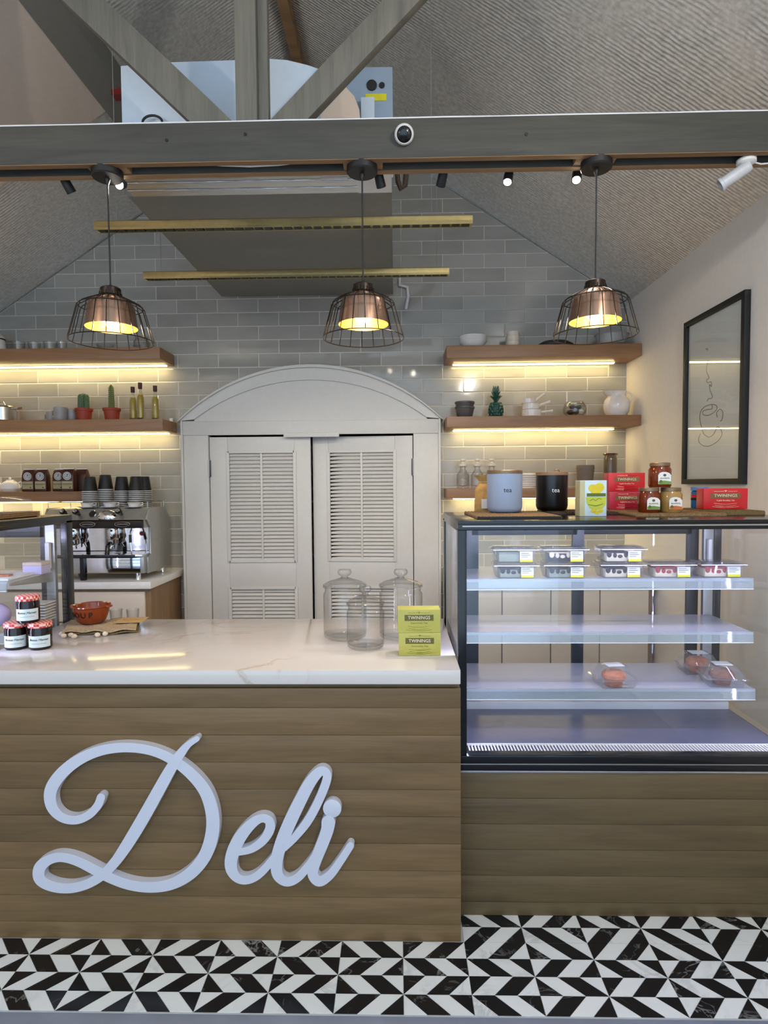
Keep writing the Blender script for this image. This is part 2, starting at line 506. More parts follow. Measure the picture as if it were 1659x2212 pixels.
for j in range(-14, 4):
    for i in range(-15, 9):
        x = X00 + i * CW; y = Y00 - (j + 1) * RH
        if x < XLW or x > XW - .1: continue
        if j < 0 and i < 1: continue
        if j < -3: continue
        par = (i % 2 == 0) if i <= 0 else (i % 2 == 1)
        odd = j % 2
        if j >= 0: lean, first = ((-1 if par else 1), 0) if odd else ((1 if par else -1), 1)
        else: lean, first = ((1 if par else -1), 0) if odd else ((-1 if par else 1), 1)
        px, py = proj((x + CW / 2, y + RH / 2, 0))
        for k, me in enumerate(tile_pieces(lean, first)):
            if -60 < px < 1720 and (j >= 0 or x > .0) and j > -3 and nfl < 300:
                nfl += 1; link('marble_piece', me, fl, (x, y, 0))
            else: rest[(k + first) % 2].add([(v.co.x + x, v.co.y + y, v.co.z) for v in me.vertices], [tuple(p.vertices) for p in me.polygons])
tag(rest[0].build('white_marble_field', 'white_marble', fl, smooth=False), kind='stuff'); tag(rest[1].build('black_marble_field', 'black_marble', fl, smooth=False), kind='stuff')

# back wall with individual glazed tiles
wb = thing('wall_back', None, None, kind='structure')
MB().prism([(XLW, 0), (XW, 0), (XW, roof(XW) - .005), (XRG, ZRG - .02), (XLW, roof(XLW) - .005)], YB - .0022, YB + .15).build('grout_bed', 'grout', wb, smooth=False)
def clip(poly, a, b, c):
    out = []
    for p, q in zip(poly, poly[1:] + poly[:1]):
        dp = a * p[0] + b * p[1] - c; dq = a * q[0] + b * q[1] - c
        if dp <= 0: out.append(p)
        if dp * dq < 0: t = dp / (dp - dq); out.append((p[0] + (q[0] - p[0]) * t, p[1] + (q[1] - p[1]) * t))
    return out
def tile_mesh(p):
    n = len(p); cx = sum(x for x, _ in p) / n; cz = sum(z for _, z in p) / n
    e = .0022
    q = [(x + (e if x < cx else -e), z + (e if z < cz else -e)) for x, z in p]
    m = MB(); v = [(x, .006, z) for x, z in p] + [(x, .0012, z) for x, z in p] + [(x, 0, z) for x, z in q]
    f = [tuple(range(2 * n, 3 * n))] + [(i, (i + 1) % n, n + (i + 1) % n, n + i) for i in range(n)] + [(n + i, n + (i + 1) % n, 2 * n + (i + 1) % n, 2 * n + i) for i in range(n)]
    return m.add(v, f)
TW, TH, G = .2995, .0988, .0062
full = tile_mesh([(-TW / 2 + G / 2, -TH / 2 + G / 2), (TW / 2 - G / 2, -TH / 2 + G / 2), (TW / 2 - G / 2, TH / 2 - G / 2), (-TW / 2 + G / 2, TH / 2 - G / 2)]).mesh('wall_tile', 'tile', smooth=False)
tst = MB(); ntile = 0; cand = []
for r in range(-23, 22):
    zc = 2.263 - TH * (r + .5) if False else 2.263 + TH * (r + .5)
    off = .789 + (0 if r % 2 else TW / 2)
    for k in range(-13, 5):
        xc = off + TW * (k + .5)
        p = [(xc - TW / 2 + G / 2, zc - TH / 2 + G / 2), (xc + TW / 2 - G / 2, zc - TH / 2 + G / 2), (xc + TW / 2 - G / 2, zc + TH / 2 - G / 2), (xc - TW / 2 + G / 2, zc + TH / 2 - G / 2)]
        p0 = p[:]
        p = clip(p, 1, 0, XW - .002); 
        if p: p = clip(p, -1, 0, -(XLW + .002))
        if p: p = clip(p, 0, -1, -.002)
        if p: p = clip(p, SL, 1, ZRG + SL * XRG - .012)
        if p: p = clip(p, -SL, 1, ZRG - SL * XRG - .012)
        if len(p) < 3: continue
        ar = abs(sum(a[0] * b[1] - b[0] * a[1] for a, b in zip(p, p[1:] + p[:1]))) / 2
        if ar < .0008: continue
        cx = sum(a for a, _ in p) / len(p); cz = sum(b for _, b in p) / len(p)
        px, py = proj((cx, YB, cz))
        door = -1.5 < cx < .25 and cz < 2.0 + .3 * (1 - ((cx + .63) / .9) ** 2)
        hid = door or not (-30 < px < 1400) or py > 1340 or py < 370 or (-1.25 < cx < -.06 and cz > 2.92) or (px > 990 and py > 1120 and cx > 1.35) or (px < 130 and py > 1130)
        cand.append((hid, -ar, p, p0, xc, zc))
cand.sort(key=lambda t: (t[0], t[1]))
for hid, ar, p, p0, xc, zc in cand:
    if not hid and ntile < 300:
        ntile += 1
        fullq = len(p) == 4 and abs(-ar - (TW - G) * (TH - G)) < 1e-6
        me = full if fullq else tile_mesh([(x - xc, z - zc) for x, z in p]).mesh('wall_tile', 'tile', smooth=False)
        link('wall_tile', me, wb, (xc, YB - .004 + random.uniform(-.0004, .0004), zc), (random.uniform(-.004, .004), 0, random.uniform(-.003, .003)))
    else:
        m = tile_mesh([(x - xc, z - zc) for x, z in p]); tst.add([(x + xc, y + YB - .004, z + zc) for x, y, z in m.v], m.f)
tag(tst.build('tile_field', 'tile', wb, smooth=False), kind='stuff')

tag(bx('wall_right', 'wall_paint', None, XW, XW + .12, YF, YB + .15, -.12, roof(XW) + .02), kind='structure')
tag(bx('wall_left', 'wall_paint', None, XLW - .12, XLW, YF, YB + .15, -.12, roof(XLW) + .02), kind='structure')
ce = thing('ceiling', None, None, kind='structure')
MB().prism([(XRG, ZRG), (XW + .12, roof(XW + .12)), (XW + .12, roof(XW + .12) + .1), (XRG, ZRG + .1)], YF, YB + .15).build('right_slope', 'foil', ce, smooth=False)
MB().prism([(XRG, ZRG), (XLW - .12, roof(XLW - .12)), (XLW - .12, roof(XLW - .12) + .1), (XRG, ZRG + .1)], YF, YB + .15).build('left_slope', 'foil', ce, smooth=False)
MB().prism([(-1.62, roof(-1.62) - .03), (XLW, roof(XLW) - .03), (XLW, roof(XLW) - .001), (-1.62, roof(-1.62) - .001)], YF, 3.47).build('plasterboard', 'plaster', ce, smooth=False)
bx('ridge_board', 'raw_wood', ce, XRG - .03, XRG + .03, YF, YB, ZRG - .10, ZRG - .01)

# roof truss above the counter
tr = thing('roof_truss', 'grey painted timber roof truss with double tie beam spanning above the counter', 'truss')
bx('tie_beam', 'beam_wood', tr, XLW, XW, 2.30, 2.332, 2.703, 2.845, .004)
bx('tie_beam', 'beam_wood', tr, XLW, XW, 2.386, 2.416, 2.703, 2.845, .004)
bx('gap_board', 'cabinet_wood', tr, XLW, XW, 2.332, 2.386, 2.772, 2.79)
for y_ in (2.30, 2.386): bx('warm_underside', 'raw_wood', tr, XLW, XW, y_ + .001, y_ + .029, 2.7005, 2.703)  # added tan strips: warm pendant light on the undersides put into their colour
def quad(px):
    return [(at(x, y, 'Y', 2.34).x, at(x, y, 'Y', 2.34).z) for x, y in px]
def web(a, b, wpx, z1, mat='web_wood'):
    """brace along the pixel centre line a (foot) to b (frame top), on up to height z1"""
    p, q = at(*a, 'Y', 2.34), at(*b, 'Y', 2.34); p = p + (p - q) * .1
    t = (z1 - p.z) / (q.z - p.z); e = p.lerp(q, t); d = (e - p).normalized(); n = Vector((-d.z, 0, d.x)) * (wpx * 2.34 / F / 2)
    return MB().prism([(p.x - n.x, p.z - n.z), (e.x - n.x, e.z - n.z), (e.x + n.x, e.z + n.z), (p.x + n.x, p.z + n.z)], 2.336, 2.383).build('brace', mat, tr, .003)
web((462, 268), (180, 0), 62, 3.66); web((618, 266), (868, 0), 56, 3.66)
k0 = at(510, 262, 'Y', 2.33).x; k1 = at(556, 262, 'Y', 2.33).x; k2 = at(578, 262, 'Y', 2.33).x
bx('king_post', 'web_wood', tr, k0, k1, 2.325, 2.36, 2.80, ZRG - .12, .004)
bx('king_post', 'web_wood', tr, k1, k2, 2.35, 2.39, 2.80, ZRG - .12, .004)
for i, x in enumerate((235, 784, 1286)):
    c = at(x, 350, 'Y', 2.35).x; bx('spacer_block', 'raw_wood', tr, c - .075, c + .075, 2.332, 2.386, 2.7035, 2.77, .002)
for x, y in ((360, 303), (1137, 290), (530, 290)):
    p = at(x, y, 'Y', 2.2995); MB().lathe([(0, 0), (.006, 0), (.006, .002), (0, .002)], 12).xf(Matrix.Translation(p) @ Matrix.Rotation(PI / 2, 4, 'X')).build('bolt_head', 'black_matte', tr)
pu = thing('purlin', 'grey purlin running along the left roof slope beside the plain ceiling board', 'beam', (-1.53, 0, 0))
MB().prism([(-.09, roof(-1.62) - .035), (.07, roof(-1.46) - .12), (.07, roof(-1.46) - .001), (-.09, roof(-1.62) - .001)], YF, 3.62).build('timber', 'duct_grey', pu, .004)
bx('red_tape', 'red_tape', pu, .02, .077, 3.30, 3.36, roof(-1.49) - .13, roof(-1.49) - .10)

# air handling unit and duct behind the truss
ac = thing('air_conditioner', 'pale blue ceiling air handling unit behind the roof truss', 'air conditioner', (-.6, 2.65, 2.868))
def acp(px, Y): return [(at(x, y, 'Y', Y).x + .6, at(x, y, 'Y', Y).z - 2.868) for x, y in px]
top = [(260, 142), (330, 135), (510, 129), (580, 126), (620, 129), (665, 140), (700, 152)]
pp = acp(top, 2.65)
MB().prism([(pp[0][0], 0)] + pp + [(pp[-1][0] + .03, 0)], .0, .225).build('casing', 'ac_white', ac, .004)
pp = acp([(690, 175), (715, 172), (745, 182), (765, 203), (776, 232), (779, 262)], 2.62)
MB().prism([(pp[0][0], 0)] + pp + [(pp[-1][0], 0)], -.02, -.001).build('fan_scroll', 'duct_beige', ac, .006)
pp = acp([(690, 146), (848, 144), (852, 262)], 2.78)
MB().prism([(pp[0][0], 0), pp[0], pp[1], (pp[1][0], 0)], .13, .225).build('control_panel', 'ac_blue', ac, .003)
for (x, y, r) in ((803, 185, .023), (825, 185, .0125)):
    p = at(x, y, 'Y', 2.779) - Vector((-.6, 2.65, 2.868)); MB().lathe([(0, 0), (r, 0), (r, .006), (0, .006)], 20).xf(Matrix.Translation(p) @ Matrix.Rotation(PI / 2, 4, 'X')).build('cable_port', 'black_matte', ac)
p = at(812, 210, 'Y', 2.779) - Vector((-.6, 2.65, 2.868)); bx('warning_label', 'yellow_tag', ac, p.x - .047, p.x + .047, .127, .13, p.z - .016, p.z + .014)
p = at(795, 240, 'Y', 2.775) - Vector((-.6, 2.65, 2.868)); bx('junction_box', 'ac_white', ac, p.x - .03, p.x + .03, .09, .13, p.z - .06, p.z + .04, .003)
p = at(325, 258, 'Y', 2.6) - Vector((-.6, 2.65, 2.868))
MB().tube([(p.x + .07 * math.cos(k * PI / 10) * .6, -.03, p.z + .028 * math.sin(k * PI / 10)) for k in range(11)], .005).build('cable_loop', 'black_matte', ac)
du = thing('supply_duct', 'grey boxed duct with silver foil front end running back to the tiled wall', 'duct', (-.63, 2.67, 2.86))
bx('duct_box', 'duct_grey', du, -.63, .61, .225, 1.76, 0, .26, .004)
bx('foil_wrap', 'duct_foil', du, -.60, .46, -.04, .22, -.004, -.001)
bx('lit_unit_underside', 'white_gloss', du, .46, .615, -.04, .22, -.006, -.001)  # underside of the air unit, its lit brightness put into the white
for k in range(3): MB().tube([(-.60, .02 + .07 * k, -.005), (.46, .02 + .07 * k, -.005)], .0025, 6).build('foil_crease', 'duct_foil', du)
for k in range(5): bx('tape_patch', 'duct_foil', du, .30, .42, -.02 + k * .03, .0 + k * .03, -.006, -.0035)

# ------------------------------------------------------------------ arched louvred double door
dr = thing('door_1', None, None, (-.625, YB, 0), kind='structure')
HW = .925; ZS = 1.965; ZA = 2.335; IW = .745; ZO = 1.86
def arc(hw, zs, za, n=24):
    h = za - zs; r = (hw * hw + h * h) / (2 * h); a = math.asin(min(1, hw / r))
    return [(r * math.sin(-a + 2 * a * k / n), za - r + r * math.cos(-a + 2 * a * k / n)) for k in range(n + 1)]
for s in (-1, 1):
    x0, x1 = sorted((s * IW, s * HW)); bx('jamb', 'door_paint', dr, x0, x1, -.085, 0, 0, ZS, .004)
    xb0, xb1 = sorted((s * HW, s * (HW + .016))); bx('edge_bead', 'door_paint', dr, xb0, xb1, -.10, 0, 0, ZS, .003)
oa = arc(HW + .016, ZS, ZA); ia = arc(HW - .085, ZS + .01, ZA - .085)
m = MB()
for (a0, a1), (b0, b1) in zip(zip(oa, oa[1:]), zip(ia, ia[1:])): m.prism([a0, a1, b1, b0], -.10, 0)
m.build('arch_moulding', 'door_paint', dr)
oa2 = arc(HW + .035, ZS - .012, ZA + .02); ia2 = arc(HW + .016, ZS, ZA)
m = MB()
for (a0, a1), (b0, b1) in zip(zip(oa2, oa2[1:]), zip(ia2, ia2[1:])): m.prism([a0, a1, b1, b0], -.125, 0)
m.build('crown_moulding', 'door_paint', dr)
MB().prism([(-HW + .06, ZO)] + [(x, z + .01) for x, z in ia] + [(HW - .06, ZO)], -.082, -.01).build('tympanum', 'door_paint', dr)
bx('lintel', 'door_paint', dr, -HW, HW, -.095, 0, ZO, ZS - .005, .004)
bx('lock_plate', 'door_paint', dr, -.19, .21, -.11, -.09, ZO - .02, ZO + .012, .003)
bx('dark_interior', 'black_matte', dr, -IW, IW, -.004, -.001, 0, ZO)
def leaf(s):
    lf = thing('leaf', None, None, (s * IW, -.045, 0), R(-4.5) if s > 0 else 0); lf.parent = dr
    w_ = IW - .004
    def X(u): return -s * u                        # u measured from the hinge
    def B(name, u0, u1, y0, y1, z0, z1, b=.003, mat='door_paint'):
        a_, b_ = sorted((X(u0), X(u1))); return bx(name, mat, lf, a_, b_, y0, y1, z0, z1, b)
    pu0, pu1 = .135, .625
    B('stile', .004, pu0, -.02, .018, .05, ZO - .012); B('stile', pu1, w_, -.02, .018, .05, ZO - .012)
    zs = [(.94, 1.735), (.08, .735)]
    B('rail', pu0, pu1, -.02, .018, 1.735, ZO - .012); B('rail', pu0, pu1, -.02, .018, .735, .94)
    for z0, z1 in zs:
        B('panel_bead', pu0 - .012, pu0 + .012, -.028, -.005, z0 - .012, z1 + .012); B('panel_bead', pu1 - .012, pu1 + .012, -.028, -.005, z0 - .012, z1 + .012)
        B('panel_bead', pu0, pu1, -.028, -.005, z1 - .006, z1 + .012); B('panel_bead', pu0, pu1, -.028, -.005, z0 - .012, z0 + .006)
        mid = (pu0 + pu1) / 2; B('mullion', mid - .008, mid + .008, -.02, .01, z0, z1)
        n = round((z1 - z0) / .0275); sw = (pu1 - pu0) / 2 - .02
        me = MB().box(-sw / 2, sw / 2, -.0035, .0035, -.017, .017).mesh('slat', 'door_paint')
        for c in ((pu0 + mid) / 2 + .002, (pu1 + mid) / 2 - .002):
            for k in range(n):
                z = z0 + (k + .5) * (z1 - z0) / n
                if z < .5: continue
                link('slat', me, lf, (X(c), -.004, z), (R(-38), 0, 0))
        B('backing', pu0, pu1, .012, .017, z0, z1, 0)
    for z in (1.62, .35):
        h = B('hinge', -.012, .012, -.034, -.02, z - .06, z + .06, .002, 'hinge_metal'); MB().tube([(0, -.037, z - .062), (0, -.037, z + .062)], .005).build('hinge_pin', 'satin_steel', h)
    return lf
leaf(-1); leaf(1)

# ------------------------------------------------------------------ counter
ct = thing('service_counter', 'timber clad front counter carrying the white script sign', 'counter', (-.63, Y0, 0))
XLc, XRc = -1.455, .2
bx('carcass', 'counter_wood', ct, XLc + .63 + .015, XRc + .63 - .003, .016, .71, 0, .852)
zz = [0, .057, .147, .237, .328, .418, .508, .598, .688, .778, .842]
for z0, z1 in zip(zz, zz[1:]):
    bx('plank', 'counter_wood', ct, XLc + .63, XRc + .63, random.uniform(0, .0008), .016, z0 + .0006, z1 - .0006, .0006)
bx('end_board', 'counter_wood', ct, XRc + .63 - .004, XRc + .63 - .0005, .0165, .715, 0, .842)
wt = MB().box(XLc, XRc - .001, -.010, .735, 0, .046).build('worktop', 'worktop', None, .003, loc=(0, Y0, .858))
tag(wt, 'white veined marble worktop on top of the front counter', 'worktop')

# script sign
sg = thing('deli_sign', 'white raised script letters reading Deli on the counter front', 'sign', (-.63, Y0, .2))
def sp(pts, wscale=1.0):
    out = []
    for x, z, wd in pts:
        p = at(x * .5003, 1560 + z * .5003, 'Y', Y0 - .026); out.append((p.x + .63, p.z - .2, wd * .5003 * 1.95 / F * wscale))
    return out
D1 = [(850, 72, 24), (812, 98, 28), (775, 142, 40), (735, 205, 48), (690, 285, 52), (640, 375, 54), (588, 465, 54), (535, 550, 50), (490, 612, 44), (440, 662, 42), (375, 700, 42), (300, 718, 44), (225, 710, 48), (172, 680, 52), (170, 632, 52), (205, 598, 44), (260, 584, 42), (330, 600, 44), (410, 640, 46), (480, 676, 46), (560, 704, 46), (650, 714, 48), (740, 700, 50), (820, 655, 54), (880, 585, 56), (912, 500, 58), (918, 410, 58), (893, 315, 56), (840, 240, 52), (755, 170, 46), (660, 126, 42), (550, 110, 42), (440, 122, 44), (345, 160, 48), (265, 222, 52), (218, 295, 54), (222, 365, 50), (265, 412, 42), (325, 424, 38), (382, 402, 36), (420, 362, 36), (435, 326, 36)]
MB().rib(sp(D1), .026, -.026).build('letter_d', 'sign_white', sg, smooth=False)
E1 = [(1030, 562, 30), (1085, 548, 34), (1135, 512, 38), (1165, 462, 42), (1160, 425, 40), (1125, 416, 38), (1080, 445, 46), (1032, 505, 54), (1002, 575, 56), (998, 632, 52), (1022, 672, 42), (1062, 683, 38), (1110, 664, 36), (1160, 615, 34), (1200, 560, 30)]
MB().rib(sp(E1), .026, -.0263).build('letter_e', 'sign_white', sg, smooth=False)
L1 = [(1228, 545, 26), (1275, 495, 34), (1330, 425, 38), (1378, 335, 38), (1410, 252, 38), (1408, 218, 38), (1380, 214, 42), (1338, 262, 50), (1292, 348, 54), (1246, 445, 56), (1210, 535, 54), (1194, 605, 52), (1200, 662, 48), (1238, 690, 42), (1285, 672, 38), (1330, 622, 34), (1360, 575, 28)]
MB().rib(sp(L1), .026, -.0266).build('letter_l', 'sign_white', sg, smooth=False)
I1 = [(1418, 432, 60), (1412, 470, 54), (1390, 530, 52), (1362, 600, 50), (1350, 655, 46), (1378, 688, 46), (1425, 660, 38), (1470, 600, 34), (1513, 534, 32)]
li = MB().rib(sp(I1), .026, -.0269).build('letter_i', 'sign_white', sg, smooth=False)
c = sp([(1434, 374, 80)])[0]
MB().prism([(c[0] + c[2] / 2 * math.cos(2 * PI * k / 32), c[1] + c[2] / 2 * math.sin(2 * PI * k / 32)) for k in range(32)], -.026, 0).build('letter_dot', 'sign_white', li, .0015)

# ------------------------------------------------------------------ display cases
def display_case(label, x0, x1, mirror):
    """refrigerated case; x0 is the left end. Built from the floor up: timber plinth, black frame, glass"""
    W = x1 - x0; YD = 2.69 - YC
    t = thing('display_case', label, 'display case', (x0, YC, 0))
    bx('plinth', 'case_wood', t, .003, W - .003, .014, YD, 0, .506)
    zs = [0, .048, .142, .235, .325, .416, .506]
    for a0, a1 in zip(zs, zs[1:]): bx('plank', 'case_wood', t, .003, W - .003, random.uniform(0, .0008), .014, a0 + .0006, a1 - .0006, .0006)
    bx('steel_strip', 'steel', t, 0, W, -.004, .014, .507, .514, .001)
    bx('base_frame', 'black_gloss', t, 0, W, -.004, YD, .514, .537, .002); bx('base_frame', 'black_gloss', t, 0, W, -.004, .04, .539, .566, .002)
    bx('base_trim', 'satin_steel', t, 0, W, -.006, -.003, .537, .5395)
    for px in (0, W - .03):
        for py in ((0, .035), (YD - .05, YD)):
            bx('post', 'black_gloss', t, px, px + .03, py[0], py[1], .566, 1.348, .002)
    bx('lid', 'black_gloss', t, 0, W, 0, YD, 1.360, 1.372, .002)
    bx('lid_frame', 'black_gloss', t, 0, W, -.003, .03, 1.340, 1.361, .002); bx('lid_trim', 'satin_steel', t, .015, W, -.005, -.002, 1.3525, 1.3565)
    for px in (0, W - .03): bx('lid_frame', 'black_gloss', t, px, px + .03, .03, YD, 1.336, 1.361, .002)
    bx('lid_frame', 'frame_navy', t, .03, W - .03, YD - .06, YD, 1.336, 1.361, .002)
    bx('front_pane', 'pane', t, .03, W - .03, .004, .009, .566, 1.342)
    bx('side_pane', 'pane', t, .004, .009, .035, YD - .05, .566, 1.338); bx('side_pane', 'pane', t, W - .009, W - .004, .035, YD - .05, .566, 1.338)
    # sliding doors at the back
    for i, (u0, u1) in enumerate(((.09, W * .5 + .01), (W * .5 - .035, W - .085))):
        y = YD - .045 + i * .02
        d = thing('sliding_door', None, None, (u0, y, 0)); d.parent = t; ww = u1 - u0
        bx('door_stile', 'frame_navy', d, 0, .06 if i == 0 else .045, 0, .015, .60, 1.336, .001); bx('door_stile', 'frame_navy', d, ww - .05, ww, 0, .015, .60, 1.336, .001)
        bx('door_rail', 'frame_navy', d, .03, ww - .03, 0, .015, 1.272, 1.336, .001); bx('door_rail', 'frame_navy', d, .03, ww - .03, 0, .015, .60, .64, .001)
        bx('pane', 'pane', d, .03, ww - .03, .005, .009, .64, 1.28)
    bx('shelf_standard', 'satin_steel', t, W - .085, W - .045, YD - .07, YD - .05, .60, 1.336, .001)
    bx('shelf_standard', 'satin_steel', t, .032, .05, YD - .07, YD - .05, .60, 1.336, .001)
    bx('thermometer', 'white_gloss', t, W - .078 if not mirror else W - .075, W - .062 if not mirror else W - .055, YD - .095, YD - .075, 1.14, 1.255, .005)
    # deck with air grille
    bx('deck', 'deck_grey', t, .03, W - .03, .118, .46, .545, .555); bx('deck_upstand', 'white_gloss', t, .03, W - .03, .46, .50, .552, .585, .002)
    bx('rear_deck', 'deck_grey', t, .03, W - .03, .50, YD - .05, .566, .60)
    g = thing('air_grille', None, None, (0, 0, 0)); g.parent = t
    bx('grille_tray', 'black_matte', g, .04, W - .04, .04, .115, .545, .551); m = MB(); n = int((W - .09) / .0115)
    for k in range(n): m.box(.045 + k * .0115, .045 + k * .0115 + .0055, .045, .112, .551, .5565)
    tag(m.build('grille_bars', 'white_gloss', g, smooth=False), kind='stuff')
    bx('grille_edge', 'white_gloss', g, .04, W - .04, .112, .118, .551, .5585, .001)
    for zt in (1.13, .927, .715):
        yf = YC and (.262 if zt > 1 else .255 if zt > .9 else .235)
        s = thing('shelf', None, None, (0, 0, zt)); s.parent = t
        bx('shelf_pane', 'shelf_glass', s, .05, W - .055, yf, .574, -.008, 0)
        MB().prism([(yf - .006, -.036), (yf - .001, -.036), (yf + .001, .004), (yf - .004, .004)], .052, W - .057, 'X').build('ticket_rail', 'rail_glass', s, smooth=False)
        bx('rail_edge', 'white_gloss', s, .052, W - .057, yf - .0065, yf + .001, -.0385, -.036)
        for q in (.046, W - .062): MB().prism([(yf + .02, -.02), (.575, -.05), (.575, -.009), (yf + .02, -.009)], q, q + .006, 'X').build('bracket', 'satin_steel', s, .001)
    MB().tube([(.05, .05, 1.348), (W - .05, .05, 1.348)], .006, 8).build('light_tube', 'led_cool', t)
    MB().box(.0305, .0325, .036, .042, .58, 1.33).build('light_strip', 'led_cool', t)
    MB().box(W - .0325, W - .0305, .036, .042, .58, 1.33).build('light_strip', 'led_cool', t)
    return t
XC0, XC1 = .204, 1.40
display_case('black framed glass display case on the right holding boxed desserts and muffins', XC0, XC1, False)
display_case('black framed glass display case cut off by the left edge beyond the jam jars', -2.65, -1.46, True)

# ------------------------------------------------------------------ wall shelves
def wall_shelf(label, x0, x1, zb, zt, light=True):
    t = thing('wall_shelf', label, 'shelf', (x0, 4.2, zb)); W = x1 - x0
    bx('board', 'shelf_wood', t, 0, W, 0, YB - 4.2 - .005, 0, zt - zb, .003)
    if light:
        l0, l1 = (.06, W - .11) if x0 > 0 else (.0, W - .035)
        bx('light_profile', 'white_matte', t, l0, l1, .195, .235, -.004, .001); bx('light_strip', 'led_warm', t, l0 + .004, l1 - .004, .198, .232, -.010, -.004)
    return t
SR1, SR2, SR3 = (2.356, 2.440), (1.885, 1.958), (1.394, 1.461)
SL1, SL2, SL3 = (2.375, 2.455), (1.884, 1.962), (1.391, 1.462)
wall_shelf('upper timber shelf on the right with bowls, cups and a black dish', .345, XW - .002, *SR1)
wall_shelf('middle timber shelf on the right with pineapple and white pitcher', .345, XW - .002, *SR2)
wall_shelf('lowest timber shelf on the right behind the tea canisters', .345, XW - .002, *SR3)
wall_shelf('upper timber shelf on the left carrying clear glassware', XLW + .002, -1.632, *SL1)
wall_shelf('middle timber shelf on the left carrying cacti and oil bottles', XLW + .002, -1.625, *SL2)
wall_shelf('lowest timber shelf on the left with teapot and coffee bags', XLW + .002, -2.09, *SL3)

# back counters along the tiled wall
def back_counter(lb, lw, x0, x1, n, end):
    t = thing('base_cabinet', lb, 'cabinet', (x0, 3.90, 0)); W = x1 - x0
    bx('carcass', 'cabinet_wood', t, 0, W, .02, .572, .08, .822, .002); bx('kickboard', 'black_matte', t, .01, W - .01, .06, .08, 0, .08)
    st = .03
    for k in range(n):
        a_, b_ = .004 + k * (W - st) / n, (k + 1) * (W - st) / n - .004
        d = bx('cabinet_door', 'cream_panel', t, a_, b_, 0, .02, .09, .60, .002); bx('drawer_front', 'cream_panel', t, a_, b_, 0, .02, .61, .805, .002)
    wk = MB().box(0, W + .02, -.03, .575, 0, .046).build('worktop', 'white_gloss', None, .003, loc=(x0, 3.90, .829)); tag(wk, lw, 'worktop')
back_counter('cream fronted cabinet with timber side under the espresso machine', 'white worktop carrying the espresso machine', XLW + .003, -1.62, 3, 1)
back_counter('cream fronted cabinet seen through the right display case', 'white worktop behind the right display case', .36, XW - .025, 4, 0)

# ------------------------------------------------------------------ hanging lamps
def pendant():
    t = thing('pendant_lamp', 'x', 'pendant lamp', group='wire cage pendants over the counter')
    H0 = 2.703 - 2.266
    MB().lathe([(0, H0), (.058, H0), (.058, H0 - .022), (.054, H0 - .027), (0, H0 - .027)], 32).build('canopy', 'black_matte', t)
    MB().lathe([(.009, H0 - .026), (.009, H0 - .036), (.004, H0 - .05), (0, H0 - .05)], 12).build('cord_grip', 'black_matte', t)
    MB().tube([(0, 0, H0 - .03), (0, 0, .0)], .003, 8).build('cord', 'black_matte', t)
    MB().lathe([(0, .008), (.006, .008), (.008, 0), (.030, -.001), (.038, -.007), (.040, -.032), (.036, -.034), (.036, -.036), (0, -.036)], 28).build('cap', 'dark_metal', t)
    MB().lathe([(.036, -.034), (.062, -.046), (.080, -.062), (.086, -.078), (.097, -.155)], 36).build('shade', 'copper_skin', t)
    MB().lathe([(.030, -.038), (.060, -.05), (.078, -.065), (.084, -.08), (.0955, -.155)], 36).build('shade_lining', 'gold_inside', t)
    m = MB(); n = 20
    for k in range(n):
        a_ = 2 * PI * k / n; c_, s_ = math.cos(a_), math.sin(a_)
        m.tube([(r * c_, r * s_, z) for r, z in ((.039, -.02), (.042, -.036), (.085, -.056), (.112, -.070), (.121, -.082), (.155, -.207))], .0019, 5)
    for r, z in ((.117, -.076), (.155, -.207)): m.tube([(r * math.cos(2 * PI * k / 40), r * math.sin(2 * PI * k / 40), z) for k in range(40)], .002, 6, True)
    m.build('cage', 'dark_metal', t)
    MB().lathe([(0, -.036), (.014, -.038), (.014, -.07), (0, -.07)], 16).build('socket', 'black_matte', t)
    MB().ball((0, 0, -.112), (.036, .036, .042), 20, 12).build('bulb', 'bulb', t)
    return t
p0 = pendant()
for i, (x, lb) in enumerate(((-1.102, 'copper pendant lamp in black wire cage, left of the three over the counter'), (-.125, 'copper pendant lamp in black wire cage, middle one in front of the arched door'), (.758, 'copper pendant lamp in black wire cage hanging before the right shelves'))):
    o = p0 if i == 0 else dup(p0); o.location = (x, 2.358, 2.266); o['label'] = lb; o.rotation_euler = (0, 0, i * .1)
    lamp('POINT', 'pendant_light', (x, 2.358, 2.266 - .135), 6, (1, .78, .5), shadow_soft_size=.035)

for lb, x0, x1, Y in (('long brass linear lamp hanging closer to the roof truss', -1.417, .359, 2.9), ('long brass linear lamp hanging closer to the tiled wall', -1.471, .309, 3.58)):
    t = thing('linear_lamp', lb, 'hanging lamp', (x0, Y, 2.705), group='brass linear lamps'); W = x1 - x0
    MB().prism([(-.02, .006), (.02, .006), (.02, .036), (.016, .040), (-.016, .040), (-.02, .036)], 0, W, 'X').build('housing', 'brass', t, .001)
    bx('housing_lip', 'brass', t, 0, W, -.0215, -.0185, -.003, .008); bx('housing_lip', 'brass', t, 0, W, .0185, .0215, -.003, .008)
    for k in range(38):
        u = .03 + k * (W - .06) / 37
        if k == 0: me = MB().box(-.017, .017, -.016, .016, -.001, .006).mesh('louvre_cell', 'black_matte')
        link('louvre_cell', me, t, (u, 0, 0))
    for u in (.10, W - .19 if Y < 3 else W - .07): MB().tube([(u, 0, .04), (u, 0, roof(x0 + u) - 2.708)], .0016, 6).build('suspension_rod', 'satin_steel', t)

